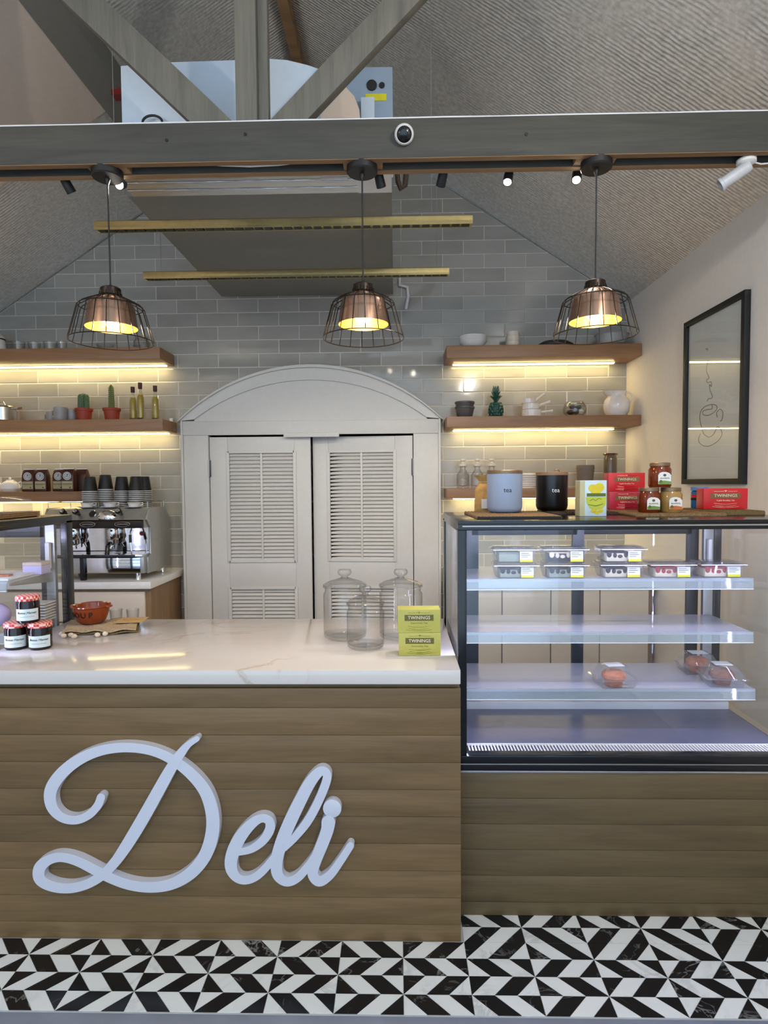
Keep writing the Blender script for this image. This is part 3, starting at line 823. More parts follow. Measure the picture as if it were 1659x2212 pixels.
# track spotlights behind the beam
trk = MB().box(-1.7, 1.15, -.012, .012, 0, .02).build('spot_track', 'black_matte', None, .001, loc=(0, 2.46, 2.735)); tag(trk, 'thin black lighting track fixed behind the tie beam', 'track')
for i, (x, y, tilt, az, lb) in enumerate(((146, 394, 50, 25, 'small black spotlight just left of the left pendant canopy'), (262, 398, 30, 175, 'glaring spotlight just right of the left pendant cord'), (820, 374, 50, 20, 'small black spotlight tucked beside the middle pendant canopy'),
                                       (955, 372, 45, -15, 'small black spotlight over the tiles right of the air unit'), (1098, 380, 62, 205, 'small black spotlight on the foil halfway between middle and right pendants'), (1246, 376, 55, 200, 'pale lit spotlight touching the right pendant canopy'))):
    p = at(x, y, 'Y', 2.46)
    t = thing('spotlight', lb, 'spotlight', (p.x, 2.46, 2.735), group='track spotlights')
    MB().tube([(0, 0, 0), (0, 0, -.022)], .005, 8).build('stem', 'black_matte', t)
    ax = Vector((math.sin(R(az)) * math.cos(R(tilt)), math.cos(R(az)) * math.cos(R(tilt)), -math.sin(R(tilt)))); q = ax.to_track_quat('-Z', 'Y').to_matrix().to_4x4()
    Tm = Matrix.Translation((0, 0, -.032)) @ q
    MB().lathe([(0, .03), (.012, .03), (.018, .02), (.019, -.028), (.016, -.028), (.015, -.02), (0, -.02)], 20).xf(Tm).build('head', 'black_matte', t)
    MB().lathe([(0, -.0215), (.0145, -.0215), (.0145, -.024), (0, -.024)], 20).xf(Tm).build('lens', 'spot_on', t)
    e = lamp('SPOT', 'spot_beam', Vector((p.x, 2.46, 2.703)) + ax * .04, 28, (1, .92, .82), spot_size=R(75), spot_blend=.8, shadow_soft_size=.02)
    e.rotation_euler = ax.to_track_quat('-Z', 'Y').to_euler()

# loose cables along the beam
z_ = 2.8485
tag(MB().tube([(x_ * .2, 0, .001 * math.sin(x_ * 2.3)) for x_ in range(-9, 8)], .003, 6).build('cable_run', 'white_matte', None, loc=(0, 2.306, z_)), 'thin white cable running along the top edge of the tie beam', 'cable')
pts = [at(x, y, 'Y', 2.36) for x, y in ((372, 348), (420, 352), (480, 357), (540, 359), (600, 356), (650, 350))]
tag(MB().tube([v - pts[2] for v in pts], .004, 6).build('sagging_cable', 'white_matte', None, loc=pts[2]), 'white cable sagging from the beam gap between left and middle pendants', 'cable')

# security cameras
p = at(873, 284, 'Y', 2.28)
t = thing('security_camera', 'white round camera with black lens on the beam face', 'camera', (p.x, 2.299, p.z))
RX = Matrix.Rotation(PI / 2, 4, 'X'); RC = Matrix.Rotation(PI / 2 + .5, 4, 'X') @ Matrix.Translation((0, 0, -.012))
MB().lathe([(0, 0), (.030, 0), (.034, .006), (.036, .02), (.034, .045), (.029, .052), (.025, .05), (0, .048)], 28).xf(RC).build('housing', 'white_gloss', t)
MB().lathe([(0, .049), (.0275, .051), (.022, .058), (.012, .061), (0, .062)], 24).xf(RC).build('lens', 'black_gloss', t)
p = at(1612, 365, 'Y', 2.36)
t = thing('bullet_camera', 'white bullet camera hanging under the beam at the far right', 'camera', (p.x, 2.36, 2.703))
MB().lathe([(0, 0), (.034, 0), (.034, -.012), (.024, -.018), (0, -.018)], 24).build('base', 'white_gloss', t)
MB().tube([(0, 0, -.015), (-.006, .0, -.034), (-.02, -.005, -.045)], .012, 10).build('arm', 'white_gloss', t)
ax = Vector((-.8, .35, -.48)).normalized(); q = Matrix.Translation(Vector((-.018, -.004, -.042))) @ ax.to_track_quat('Z', 'Y').to_matrix().to_4x4()
MB().lathe([(0, -.035), (.018, -.03), (.022, -.02), (.022, .07), (.026, .072), (.026, .082), (.019, .082), (.018, .07), (0, .07)], 24).xf(q).build('barrel', 'silver_sticker', t)
MB().lathe([(0, .071), (.017, .071), (.017, .075), (0, .075)], 20).xf(q).build('lens', 'black_gloss', t)
MB().tube([(.02, 0, -.008), (.06, .01, -.012), (.15, .01, -.005)], .003, 6).build('cable', 'white_matte', t)

# drain elbow on the wall below the duct
p = at(872, 608, 'Y', 4.44)
pts = [at(x, y, 'Y', 4.45) for x, y in ((863, 600), (863, 616), (852, 619), (866, 617), (880, 620), (882, 640), (877, 668))]
tag(MB().tube([v - Vector((p.x, 4.45, p.z)) for v in (pts[0], pts[1], pts[4], pts[5], pts[6])], .011, 10).build('drain_pipe', 'white_matte', None, loc=(p.x, 4.45, p.z)), 'short white drain pipe elbow on the tiles under the duct', 'pipe')
pts = [at(x, y, 'Y', 2.95) for x, y in ((858, 368), (860, 392), (866, 408), (875, 400), (878, 372))]
tag(MB().tube([v - pts[2] for v in pts], .013, 10).build('refrigerant_pipe', 'wicker_dark', None, loc=pts[2]), 'dark lagged pipe loop hanging beside the air unit', 'pipe')

# framed drawing on the right wall
pf = thing('picture_frame', 'tall black framed line drawing on the cream right wall', 'picture', (XW, 3.23, 1.485))
y0, y1, z0, z1 = -.30, .31, 0, .915
for a_ in ((y0, y1, z1 - .028, z1), (y0, y1, z0, z0 + .028), (y0, y0 + .03, z0 + .028, z1 - .028), (y1 - .03, y1, z0 + .028, z1 - .028)):
    bx('frame_bar', 'black_matte', pf, -.030, -.001, a_[0], a_[1], a_[2], a_[3], .001)
bx('sheet', 'paper', pf, -.012, -.004, y0 + .02, y1 - .02, z0 + .02, z1 - .02)
bx('pane', 'pane', pf, -.0195, -.017, y0 + .022, y1 - .022, z0 + .022, z1 - .022)
strokes = [[(310, 745), (325, 735), (330, 760)], [(335, 860), (318, 960), (345, 1040), (320, 1060), (330, 1090), (365, 1080), (370, 1130), (350, 1110), (355, 1170), (380, 1230), (365, 1255), (340, 1255), (320, 1290)],
           [(375, 1320), (375, 1360), (320, 1370), (280, 1390), (290, 1425), (350, 1425), (415, 1380), (425, 1335), (380, 1315), (300, 1340), (255, 1400), (250, 1480), (270, 1560), (290, 1620), (345, 1655), (395, 1620), (430, 1550), (470, 1580), (475, 1640), (420, 1710), (330, 1750), (260, 1730), (235, 1680), (260, 1610)],
           [(430, 1450), (425, 1400), (460, 1365), (488, 1400), (480, 1470), (460, 1490)]]
m = MB()
for s in strokes:
    q = []
    for i in range(len(s) - 1):
        a0, b0, c0, d0 = s[max(i - 1, 0)], s[i], s[i + 1], s[min(i + 2, len(s) - 1)]
        for k in range(5):
            u = k / 5; q.append(tuple(.5 * (2 * b0[j] + (c0[j] - a0[j]) * u + (2 * a0[j] - 5 * b0[j] + 4 * c0[j] - d0[j]) * u * u + (3 * b0[j] - a0[j] - 3 * c0[j] + d0[j]) * u ** 3) for j in (0, 1)))
    m.tube([at(1460 + x / 4.808, 600 + y / 4.808, 'X', XW - .0125) - Vector((XW, 3.23, 1.485)) for x, y in q], .0017, 5)
m.build('drawn_line', 'grey_ink', pf)

# ------------------------------------------------------------------ small things
def spot(px, Y, z):
    """point at pixel column px standing at depth Y on height z"""
    p = at(px, 1045, 'Y', Y); return Vector((p.x, Y, z))
def sz(px, Y): return px * Y / F

def lathe_thing(name, label, cat, loc, prof, mat, seg=28, group=None):
    o = MB().lathe(prof, seg).build(name, mat, None, loc=loc); return tag(o, label, cat, group)

# --- glass jars on the worktop
ZT = .9045
def glass_jar(label, loc, r, h):
    t = thing('glass_jar', label, 'jar', loc, group='empty lidded glass jars')
    b = MB().lathe([(0, .002), (r * .88, .002), (r * .97, .008), (r, .02), (r, h - .028), (r * .985, h - .02), (r * .92, h - .012), (r * .95, h)], 48).build('body', 'jar_glass', t)
    MB().lathe([(0, .013), (r * .8, .0125), (r * .93, .016), (r * .95, .022)], 40).build('base_floor', 'jar_glass', b)
    l = MB().lathe([(r * .86, h + .001), (r * 1.02, h + .004), (r * 1.02, h + .012), (r * .8, h + .022), (r * .35, h + .034), (r * .16, h + .04)], 40).build('lid', 'jar_glass', t)
    MB().lathe([(r * .16, h + .036), (r * .15, h + .044), (r * .3, h + .052), (r * .33, h + .062), (r * .28, h + .07), (0, h + .072)], 20).build('knob', 'jar_glass', l)
    MB().lathe([(r * .95, h + .006), (r * .975, h + .008), (r * .95, h + .010)], 40).build('rim_ring', 'jar_glass', l)
glass_jar('large clear glass jar with lid, left of the pair behind the small jar', (-.205 , 2.33, ZT), .083, .195)
glass_jar('large clear glass jar with lid, partly behind the yellow tea boxes', (.012, 2.33, ZT), .083, .195)
glass_jar('smallest clear glass jar with lid, standing in front of two larger jars', (-.118, 2.185, ZT), .068, .155)

# --- tea boxes
def tea_box(label, loc, w_, d_, h_, skin, plate, ink, sub, subink, rz=0, side=None, cat='tea box', group=None):
    t = thing('tea_box', label, cat, loc, rz, group)
    bx('carton', skin, t, -w_ / 2, w_ / 2, 0, d_, 0, h_, .0012)
    f = -.0006
    bx('name_plate', plate, t, -w_ * .34, w_ * .34, f, .0005, h_ * .52, h_ * .78)
    text('TWININGS', h_ * .2, 'brand_lettering', ink, t, (0, f - .0004, h_ * .65), fit=w_ * .52)
    text(sub, h_ * .1, 'tea_lettering', subink, t, (0, f + .0002, h_ * .42), fit=w_ * .4)
    MB().rib([(-w_ * .26, 0, .0012), (-w_ * .06, .0, .0012), (0, h_ * .05, .0012), (w_ * .06, 0, .0012), (w_ * .26, 0, .0012)], .0004, 0, 4).build('crest_line', subink, t, loc=(0, f + .0002, h_ * .86))
    MB().ball((0, f + .0005, h_ * .865), (.0025, .0006, .0025), 10, 6).build('crest_dot', subink, t)
    for q, ww in ((.3, .26), (.2, .24), (.14, .3)):
        MB().rib([(-w_ * ww, h_ * .05, .001), (-w_ * ww * .5, h_ * .012, .0012), (0, 0, .0014), (w_ * ww * .5, h_ * .012, .0012), (w_ * ww, h_ * .05, .001)], .0004, 0, 4).build('flourish', subink, t, loc=(0, f + .0002, h_ * q - h_ * .06))
    return t
tea_box('lower yellow green camomile tea box of the stack beside the glass jars', (.075, 2.075, ZT), .145, .072, .080, 'tea_yellow', 'olive_plate', 'cream_ink', 'Camomile Tea', 'olive_ink', .0, group='stacked yellow tea boxes')
tea_box('upper yellow green camomile tea box of the stack beside the glass jars', (.073, 2.075, ZT + .0805), .147, .072, .080, 'tea_yellow', 'olive_plate', 'cream_ink', 'Camomile Tea', 'olive_ink', .015, group='stacked yellow tea boxes')

# --- jam jars
def jam_jar(label, loc, rz):
    t = thing('jam_jar', label, 'jar', loc, rz, 'dark jam jars with checked lids'); r = .039
    MB().lathe([(0, 0), (r * .92, 0), (r, .006), (r, .07), (r * .94, .078), (r * .94, .083)], 32).build('jar', 'jam', t)
    MB().lathe([(r * .96, .080), (r * 1.04, .081), (r * 1.04, .094), (r * .98, .097), (0, .0975)], 32).build('lid', 'gingham', t)
    m = MB(); n = 14; a0 = R(62)
    v = [((r + .0006) * math.sin(-a0 + 2 * a0 * k / n), -(r + .0006) * math.cos(-a0 + 2 * a0 * k / n), z) for k in range(n + 1) for z in (.010, .052)]
    m.add(v, [(2 * k, 2 * k + 2, 2 * k + 3, 2 * k + 1) for k in range(n)]).build('paper_label', 'jam_label', t)
    text('Bonne Maman', .0115, 'brand_lettering', 'ink', t, (0, 0, .038), shear=.35, bend=r + .001)
    s = squiggle(.05, .005, 9, .0008); rr = r + .0012
    s.v = [(rr * math.sin(x / rr), -rr * math.cos(x / rr) + y, z) for x, y, z in s.v]; s.build('small_lettering', 'grey_ink', t, loc=(0, 0, .024))
jam_jar('dark jam jar, lower left of three, partly cut by the photo edge', (-1.408, 2.185, ZT), .35)
jam_jar('dark jam jar, lower right of the three stacked ones', (-1.318, 2.185, ZT), .35)
jam_jar('dark jam jar standing on top of two others', (-1.362, 2.187, ZT + .098), .4)

# --- linen runner, soup bowl, coasters, small glasses
t = thing('tea_towel', 'folded linen towel with pale pompom edge lying on the worktop', 'towel', (-1.22, 2.44, ZT))
def sheet(x0, x1, y0_, y1_, z, n=16, amp=.004, th=.006, skew=0):
    v = []; f = []
    for i in range(n + 1):
        for j in range(n + 1):
            u, w_ = i / n, j / n
            v.append((x0 + (x1 - x0) * u + skew * w_, y0_ + (y1_ - y0_) * w_ + .012 * math.sin(u * 7), z + amp * (1 + math.sin(u * 17 + w_ * 5) * math.cos(w_ * 9))))
    N_ = (n + 1) ** 2; v += [(x, y, zz_ - th) for x, y, zz_ in v]
    for i in range(n):
        for j in range(n):
            a_ = i * (n + 1) + j; f += [(a_, a_ + n + 1, a_ + n + 2, a_ + 1), (N_ + a_, N_ + a_ + 1, N_ + a_ + n + 2, N_ + a_ + n + 1)]
    for i in range(n):
        f += [(i, i + 1, N_ + i + 1, N_ + i), (n * (n + 1) + i, N_ + n * (n + 1) + i, N_ + n * (n + 1) + i + 1, n * (n + 1) + i + 1), (i * (n + 1), N_ + i * (n + 1), N_ + (i + 1) * (n + 1), (i + 1) * (n + 1)), (i * (n + 1) + n, (i + 1) * (n + 1) + n, N_ + (i + 1) * (n + 1) + n, N_ + i * (n + 1) + n)]
    return MB().add(v, f)
TR = Matrix.Rotation(R(12), 4, 'Z')
sheet(-.12, .155, -.07, .14, .0065, 18, .003, .006, -.03).xf(TR).build('lower_fold', 'linen_dark', t)
sheet(-.125, .15, -.075, .135, .0165, 18, .004, .006, -.03).xf(TR).build('upper_fold', 'linen', t)
me = MB().ball((0, 0, 0), (.011, .010, .009), 12, 8).mesh('pompom', 'pompom')
for x, y in ((-.115, -.085), (-.092, -.112), (-.045, -.122), (.035, -.098), (.058, -.082), (-.07, -.10)): link('pompom', me, t, (x, y, .009))
bw = thing('soup_bowl', 'glossy orange handled bowl with dark brown lettering on the towel', 'bowl', (-1.288, 2.50, ZT + .0235))
MB().lathe([(0, 0), (.046, 0), (.056, .008), (.068, .04), (.073, .066), (.078, .070), (.076, .074), (.069, .072), (.062, .04), (.048, .014), (0, .010)], 40).build('bowl', 'soup_orange', bw)
for s in (-1, 1): MB().tube([(s * .072, -.014, .066), (s * .082, -.009, .068), (s * .085, 0, .069), (s * .082, .009, .068), (s * .072, .014, .066)], .005, 8).build('handle', 'soup_orange', bw)
for k, ch in enumerate('SOUP'):
    a_ = R(-48 + k * 24); q = .0692
    text(ch, .034, 'letter', 'brown_ink', bw, (q * math.sin(a_), -q * math.cos(a_), .040), (PI / 2 + .22, 0, a_), ext=.0012)
cs = thing('paper_coaster', 'tan printed paper coaster lying on the right end of the towel', 'coaster', (-1.125, 2.52, ZT + .026), .1)
MB().box(-.055, .055, -.05, .05, 0, .002).build('sheet', 'coaster', cs, .0006); s = squiggle(.07, .008, 9, .0015).xf(Matrix.Rotation(-PI / 2, 4, 'X')); s.build('print', 'brown_ink', cs, loc=(0, 0, .0026))
for i, (x, y, lb) in enumerate(((-1.245, 2.70, 'small clear glass directly behind the orange bowl'), (-1.20, 2.645, 'small clear glass behind the towel, right of the bowl'))):
    y = min(y, 2.63); MB_ = MB().lathe([(0, .003), (.022, .003), (.024, .0), (.027, .05), (.0255, .05), (.0225, .008), (0, .008)], 24)
    tag(MB_.build('shot_glass', 'jar_glass', None, loc=(x + i * .03, y, ZT)), lb, 'glass', 'small glasses behind the towel')

# --- things on the right display case
ZC = 1.372
def mat_(label, loc, w_, d_, mat, rz=0, ribs=0, h=.008):
    t = thing('wicker_mat', label, 'mat', loc, rz); bx('weave', mat, t, -w_ / 2, w_ / 2, -d_ / 2, d_ / 2, 0, h, .002)
    n = int(w_ / .012)
    if ribs: bx('dark_backing', 'black_matte', t, -w_ / 2 + .002, w_ / 2 - .002, -d_ / 2 - .001, d_ / 2, .001, h + .001)
    me = MB().tube([(0, -d_ / 2, 0), (0, d_ / 2, 0)], .0035, 6).mesh('strand', mat)
    for k in range(n): link('strand', me, t, (-w_ / 2 + .006 + k * (w_ - .012) / (n - 1), 0, h))
    return t
mat_('ribbed woven mat under the pale blue canister', (.43, 2.34, ZC), .30, .40, 'wicker', ribs=1)
mat_('dark woven mat under the black canister', (.74, 2.53, ZC), .26, .26, 'wicker_dark')
mat_('woven mat under the honey jars and red boxes', (1.04, 2.43, ZC), .33, .38, 'wicker')
mat_('grey woven mat under the single red tea box', (1.295, 2.45, ZC), .17, .30, 'linen_dark', h=.014)
ZM = ZC + .0115
def canister(label, loc, r, h, body, ink, lidm, loop):
    t = thing('tea_canister', label, 'canister', loc)
    MB().lathe([(0, 0), (r * .8, 0), (r * .93, .006), (r, .02), (r, h), (0, h)], 44).build('body', body, t)
    l = MB().lathe([(0, h + .0005), (r * 1.01, h + .0005), (r * 1.01, h + .012), (r * .98, h + .014), (0, h + .014)], 44).build('lid', lidm, t)
    if loop: MB().tube([(.02 + .012 * math.cos(k * PI / 8), 0, h + .013 + .012 * math.sin(k * PI / 8)) for k in range(9)], .0025, 8).build('loop', 'copper_skin', l)
    text('tea', .026, 'lettering', ink, t, (0, 0, h * .58), bend=r + .0006)
p = spot(1090, 2.42, ZM); canister('pale blue white tea canister with grey lid', p, .069, .152, 'can_blue', 'ink', 'tin_lid', False)
p = spot(1192, 2.55, ZM); canister('black tea canister with wooden lid and small copper loop', p, .065, .146, 'can_black', 'white_matte', 'lid_wood', True)
# lemon infusion box
p = spot(1279, 2.28, ZC + .0008); p.x = .732
t = thing('infusion_box', 'tall pale box printed with lemons beside the black canister', 'tea box', p)
bx('carton', 'box_blue_white', t, -.0495, .0495, 0, .06, 0, .134, .001); bx('side_panel', 'tea_side', t, -.0500, -.031, -.0006, .058, .002, .132)
for x, z, a_, b_ in ((-.002, .105, .017, .014), (.022, .108, .018, .016), (.01, .094, .02, .012)): MB().prism([(x + a_ * math.cos(k * PI / 12), z + b_ * math.sin(k * PI / 12)) for k in range(24)], -.0012 - a_ * .01, 0).build('lemon_print', 'lemon_yellow', t)
bx('band', 'leaf_green', t, -.024, .046, -.0015, 0, .074, .086)
MB().prism([(-.028, .072), (.048, .072), (.046, .045), (.036, .030), (.012, .022), (-.012, .030), (-.024, .048)], -.0011, 0).build('label_field', 'lime', t, smooth=False)
MB().rib([(-.012, .058, .002), (.0, .064, .002), (.008, .058, .002), (.018, .066, .002), (.03, .064, .002)], .0004, -.0016, 4).build('script_print', 'leaf_green', t, smooth=False)
MB().rib([(-.018, .044, .002), (.01, .039, .003), (.036, .046, .002)], .0004, -.0016, 4).build('swash_print', 'leaf_green', t, smooth=False)
for x, z in ((.0, .02), (.014, .014), (.028, .02)): MB().prism([(x + .009 * math.cos(k * PI / 8), z + .007 * math.sin(k * PI / 8)) for k in range(16)], -.0013, 0).build('fruit_print', 'lemon_yellow', t)

p = spot(1356, 2.58, ZM)
tea_box('lower crimson tea box of the stack behind the honey jars', p, .152, .062, .076, 'tea_crimson', 'bronze_plate', 'cream_ink', 'English Breakfast Tea', 'cream_ink')
tea_box('upper bright red tea box of the stack behind the honey jars', (p.x - .004, p.y, p.z + .0765), .152, .062, .078, 'tea_red', 'bronze_plate', 'cream_ink', 'English Breakfast Tea', 'cream_ink')
p = spot(1568, 2.42, ZC + .0178)
tea_box('single red tea box at the right end under the picture', p, .168, .065, .082, 'tea_red', 'bronze_plate', 'cream_ink', 'English Breakfast Tea', 'cream_ink', -.05)

def honey_jar(label, loc, fill, pr):
    t = thing('honey_jar', label, 'jar', loc, 0, 'octagonal honey jars'); r = .041
    MB().lathe([(0, 0), (r * .9, 0), (r, .006), (r, .068), (r * .86, .078), (r * .84, .083)], 12).build('jar', fill, t)
    MB().lathe([(r * .84, .080), (r * .90, .081), (r * .90, .092), (r * .86, .094), (0, .0945)], 24).build('lid', 'tin_lid', t)
    q = -(r * math.cos(PI / 12)) - .0012
    ol = [(-.023, .012), (.025, .012), (.025, .046), (.018, .054), (.006, .058), (-.008, .058), (-.018, .054), (-.023, .046)]
    MB().prism(ol, q - .001, q).build('paper_label', 'paper', t, smooth=False)
    MB().prism([(-.022, .0125), (.0245, .0125), (.0245, .022), (.0, .026), (-.022, .022)], q - .0014, q - .001).build('label_print', pr, t, smooth=False)
    MB().prism([(-.013 + .006 * math.cos(k * PI / 8), .022 + .006 * math.sin(k * PI / 8)) for k in range(16)], q - .0016, q - .001).build('label_seal', 'leaf_green', t)
    squiggle(.034, .007, 6, .0015).build('label_lettering', 'ink', t, loc=(.001, q - .0016, .034)); MB().ball((.001, q - .001, .046), (.006, .0006, .005), 10, 6).build('label_crest', 'grey_ink', t)
p = spot(1402, 2.345, ZM); q = spot(1449, 2.345, ZM)
honey_jar('amber honey jar, lower left of the small pyramid', p, 'honey', 'green_print'); honey_jar('pale creamed honey jar with orange printed label, lower right of the pyramid', q, 'honey_pale', 'orange_print')
honey_jar('amber honey jar on top of the small pyramid', ((p.x + q.x) / 2 + .001, 2.35, ZM + .095), 'honey', 'green_print')
p = spot(1511, 2.52, ZC + .0178); t = thing('blue_jar', 'small blue printed jar with blue lid beside the single red box', 'jar', p)
MB().lathe([(0, 0), (.028, 0), (.031, .005), (.031, .066), (.026, .072)], 28).build('jar', 'blue_jar', t); MB().lathe([(.027, .072), (.032, .0725), (.032, .088), (0, .089)], 28).build('lid', 'blue_lid', t)
MB().lathe([(.0314, .044), (.0316, .044), (.0316, .056), (.0314, .056)], 28).build('red_band', 'tea_red', t); MB().lathe([(.0314, .034), (.0316, .034), (.0316, .043), (.0314, .043)], 28).build('dark_band', 'black_matte', t)
# brown paper bag by the canister
p = spot(1044, 2.60, ZC)
t = thing('paper_bag', 'small tied kraft paper bag half hidden by the pale canister', 'bag', p)
MB().lathe([(0, 0), (.036, 0), (.038, .02), (.036, .10), (.022, .125), (.016, .132), (.030, .150), (.040, .162), (.030, .160), (.012, .135)], 18, sy=.7).build('bag', 'kraft', t); bx('label', 'white_matte', t, -.012, .03, -.029, -.0265, .02, .06)
MB().tube([(.019 * math.cos(k * PI / 8), .014 * math.sin(k * PI / 8), .131) for k in range(16)], .003, 6, True).build('twine', 'linen', t)

# --- plastic dessert tubs in the right case
def tub(label, loc, filling, topping, rz=0):
    t = thing('dessert_tub', label, 'food container', loc, rz, 'clear tubs with dessert slices')
    b0, b1, d0, d1, h = .068, .080, .045, .056, .050
    v = [(-b0, -d0, 0), (b0, -d0, 0), (b0, d0, 0), (-b0, d0, 0), (-b1, -d1, h), (b1, -d1, h), (b1, d1, h), (-b1, d1, h)]
    MB().add(v, [(3, 2, 1, 0), (0, 1, 5, 4), (1, 2, 6, 5), (2, 3, 7, 6), (3, 0, 4, 7)]).build('tub', 'plastic', t, smooth=False)
    m = MB().box(-b1 - .006, b1 + .006, -d1 - .005, d1 + .005, h, h + .003).box(-b1 + .004, b1 - .004, -d1 + .004, d1 - .004, h + .003, h + .010)
    m.build('lid', 'plastic', t, .001); bx('lid_rim', 'white_gloss', t, -b1 - .007, b1 + .007, -d1 - .0065, -d1 - .004, h - .0005, h + .0025)
    bx('cake', filling, t, -.060, .022, -.036, .036, .002, .034, .004); bx('topping', topping, t, -.061, .023, -.037, .037, .034, .041, .003)
    if topping != 'cake_green':
        for k, x in enumerate((-.05, -.028, -.008, .014)): MB().ball((x, -.036, .030 - .004 * (k % 3)), (.010 - .002 * (k % 2), .0025, .013 - .003 * (k % 3)), 10, 6).build('drip', topping, t)
    bx('sticker', 'sticker', t, .018, .066, -d0 - .0065, -d0 - .0055, .013, .044); bx('sticker_band', 'yellow_tag', t, .018, .066, -d0 - .0072, -d0 - .0058, .004, .013)
    for z, ww in ((.036, .03), (.029, .036), (.022, .026)): bx('sticker_line', 'grey_ink', t, .022, .022 + ww, -d0 - .0071, -d0 - .0066, z, z + .002)
Z1 = 1.1305; YT = 2.385
rows = [(1116, 0, 'cake_green', 'chocolate', 'clear tub with green and dark cake, lower left end of the top case shelf'), (1224, 0, 'cake_green', 'chocolate', 'clear tub with dark streaked cake, lower of the second stack in the case'), (1347, 0, 'cake_cream', 'chocolate', 'clear tub with cream cake, lower of the third stack in the case'),
        (1114, 1, 'cake_green', 'cake_green', 'clear tub with pale green cake, upper of the leftmost stack in the case'), (1224, 1, 'chocolate', 'cake_cream', 'clear tub with chocolate and cream cake, upper of the second stack in the case'), (1350, 1, 'cake_cream', 'chocolate', 'clear tub with cream and chocolate cake, upper of the third stack in the case'),
        (1456, 0, 'cake_cream', 'cherry', 'clear tub with red topped cream cake, just right of the three stacks'), (1565, 0, 'cake_cream', 'cherry', 'clear tub with red topped cream cake, rightmost on the top case shelf')]
for px, up, f_, tp, lb in rows:
    p = spot(px, YT - .05, Z1 + up * .0605); p.y = YT + .005 * up; tub(lb, p, f_, tp)
def clam(label, loc, mat, rz):
    t = thing('muffin_box', label, 'food container', loc, rz, 'clear muffin boxes')
    o = [(-.060, -.046, 0), (.060, -.046, 0), (.060, .046, 0), (-.060, .046, 0), (-.070, -.056, .034), (.070, -.056, .034), (.070, .056, .034), (-.070, .056, .034), (-.045, -.034, .080), (.045, -.034, .080), (.045, .034, .080), (-.045, .034, .080)]
    MB().add(o, [(3, 2, 1, 0), (0, 1, 5, 4), (1, 2, 6, 5), (2, 3, 7, 6), (3, 0, 4, 7), (4, 5, 9, 8), (5, 6, 10, 9), (6, 7, 11, 10), (7, 4, 8, 11), (8, 9, 10, 11)]).build('clamshell', 'plastic', t, .003)
    m = MB().box(-.078, .078, -.062, -.055, .033, .036); m.box(-.078, -.070, -.062, .06, .033, .036); m.box(.070, .078, -.062, .06, .033, .036); m.build('flange', 'plastic', t)
    bx('sticker', 'sticker', t, -.032, .032, -.026, .026, .0805, .0815)
    b = MB().lathe([(0, .003), (.030, .003), (.038, .028), (.045, .034), (.044, .046), (.032, .058), (0, .064)], 26).build('muffin', mat, t)
    for k in range(9):
        a_ = k * 2.4; r_ = .008 + .003 * k; MB().ball((r_ * math.cos(a_), r_ * math.sin(a_), .060 - r_ * .28), .006, 8, 6).build('crumb', 'muffin' if k % 2 else mat, b)
Z3 = .7155
p = spot(1330, 2.33, Z3); clam('clear box with a golden muffin alone in the middle of the lowest case shelf', p, 'pastry', .1)
p = spot(1556, 2.47, Z3); p.x = 1.235; p.y = 2.50; clam('clear box with a golden muffin farther back at the right of the lowest case shelf', p, 'pastry', .0)
p = (1.252, 2.345, Z3); clam('clear box with a dark brown muffin at the right front of the lowest case shelf', p, 'muffin', -.1)

# --- left case contents and top
t = thing('cake_tray', 'white tray with an orange smear and papers in the left case', 'tray', (-1.62, 2.40, 1.131))
bx('tray', 'white_gloss', t, -.10, .10, -.08, .12, 0, .008, .003); bx('paper', 'paper', t, -.085, .09, -.07, .10, .0085, .0095); bx('slice', 'pastry', t, -.02, .07, -.03, .0, .010, .018, .004)
t = thing('pastry_bag', 'lavender tinted plastic bag of pastries low in the left case', 'bag', (-1.66, 2.33, .928))
MB().ball((0, 0, .063), (.13, .10, .062), 18, 10).build('bag', 'lavender', t)
for x, y in ((-.06, .0), (.03, .02)): MB().ball((x, y - .05, .05), (.05, .05, .03), 12, 8).build('pastry', 'pastry', t)
t = thing('price_cards', 'pile of white price cards at the back of the left case', 'cards', (-1.535, 2.55, .928))
for k in range(7): bx('card', 'paper', t, -.045 + random.uniform(-.004, .004), .045, -.04, .035 + random.uniform(0, .006), k * .012, k * .012 + .004)
t = thing('cake_box', 'pink topped cake box standing behind the left case glass', 'box', (-1.535, 2.53, 1.131))
bx('box', 'lavender', t, -.04, .04, -.03, .04, 0, .035, .002); bx('top', 'duct_beige', t, -.041, .041, -.031, .041, .035, .05, .004)
mt = thing('wicker_tray', 'brown wicker tray with clear dome on top of the left case', 'tray', (-1.66, 2.42, ZC))
bx('weave', 'wicker', mt, -.12, .12, -.15, .15, 0, .022, .006)
for k in range(3): MB().tube([(-.122, -.152, .005 + k * .007), (.122, -.152, .005 + k * .007), (.122, .152, .005 + k * .007), (-.122, .152, .005 + k * .007)], .0035, 6, True).build('strand', 'wicker', mt)
dm = thing('cake_cover', 'clear plastic cover sitting on the wicker tray', 'cover', (-1.66, 2.42, ZC + .0225))
MB().prism([(-.115, 0), (.115, 0), (.112, .05), (.09, .062), (-.09, .062), (-.112, .05)], -.12, .12).build('cover', 'plastic', dm, .004); MB().tube([(-.02, 0, .062), (-.012, 0, .072), (.012, 0, .072), (.02, 0, .062)], .004, 6).build('grip', 'plastic', dm)

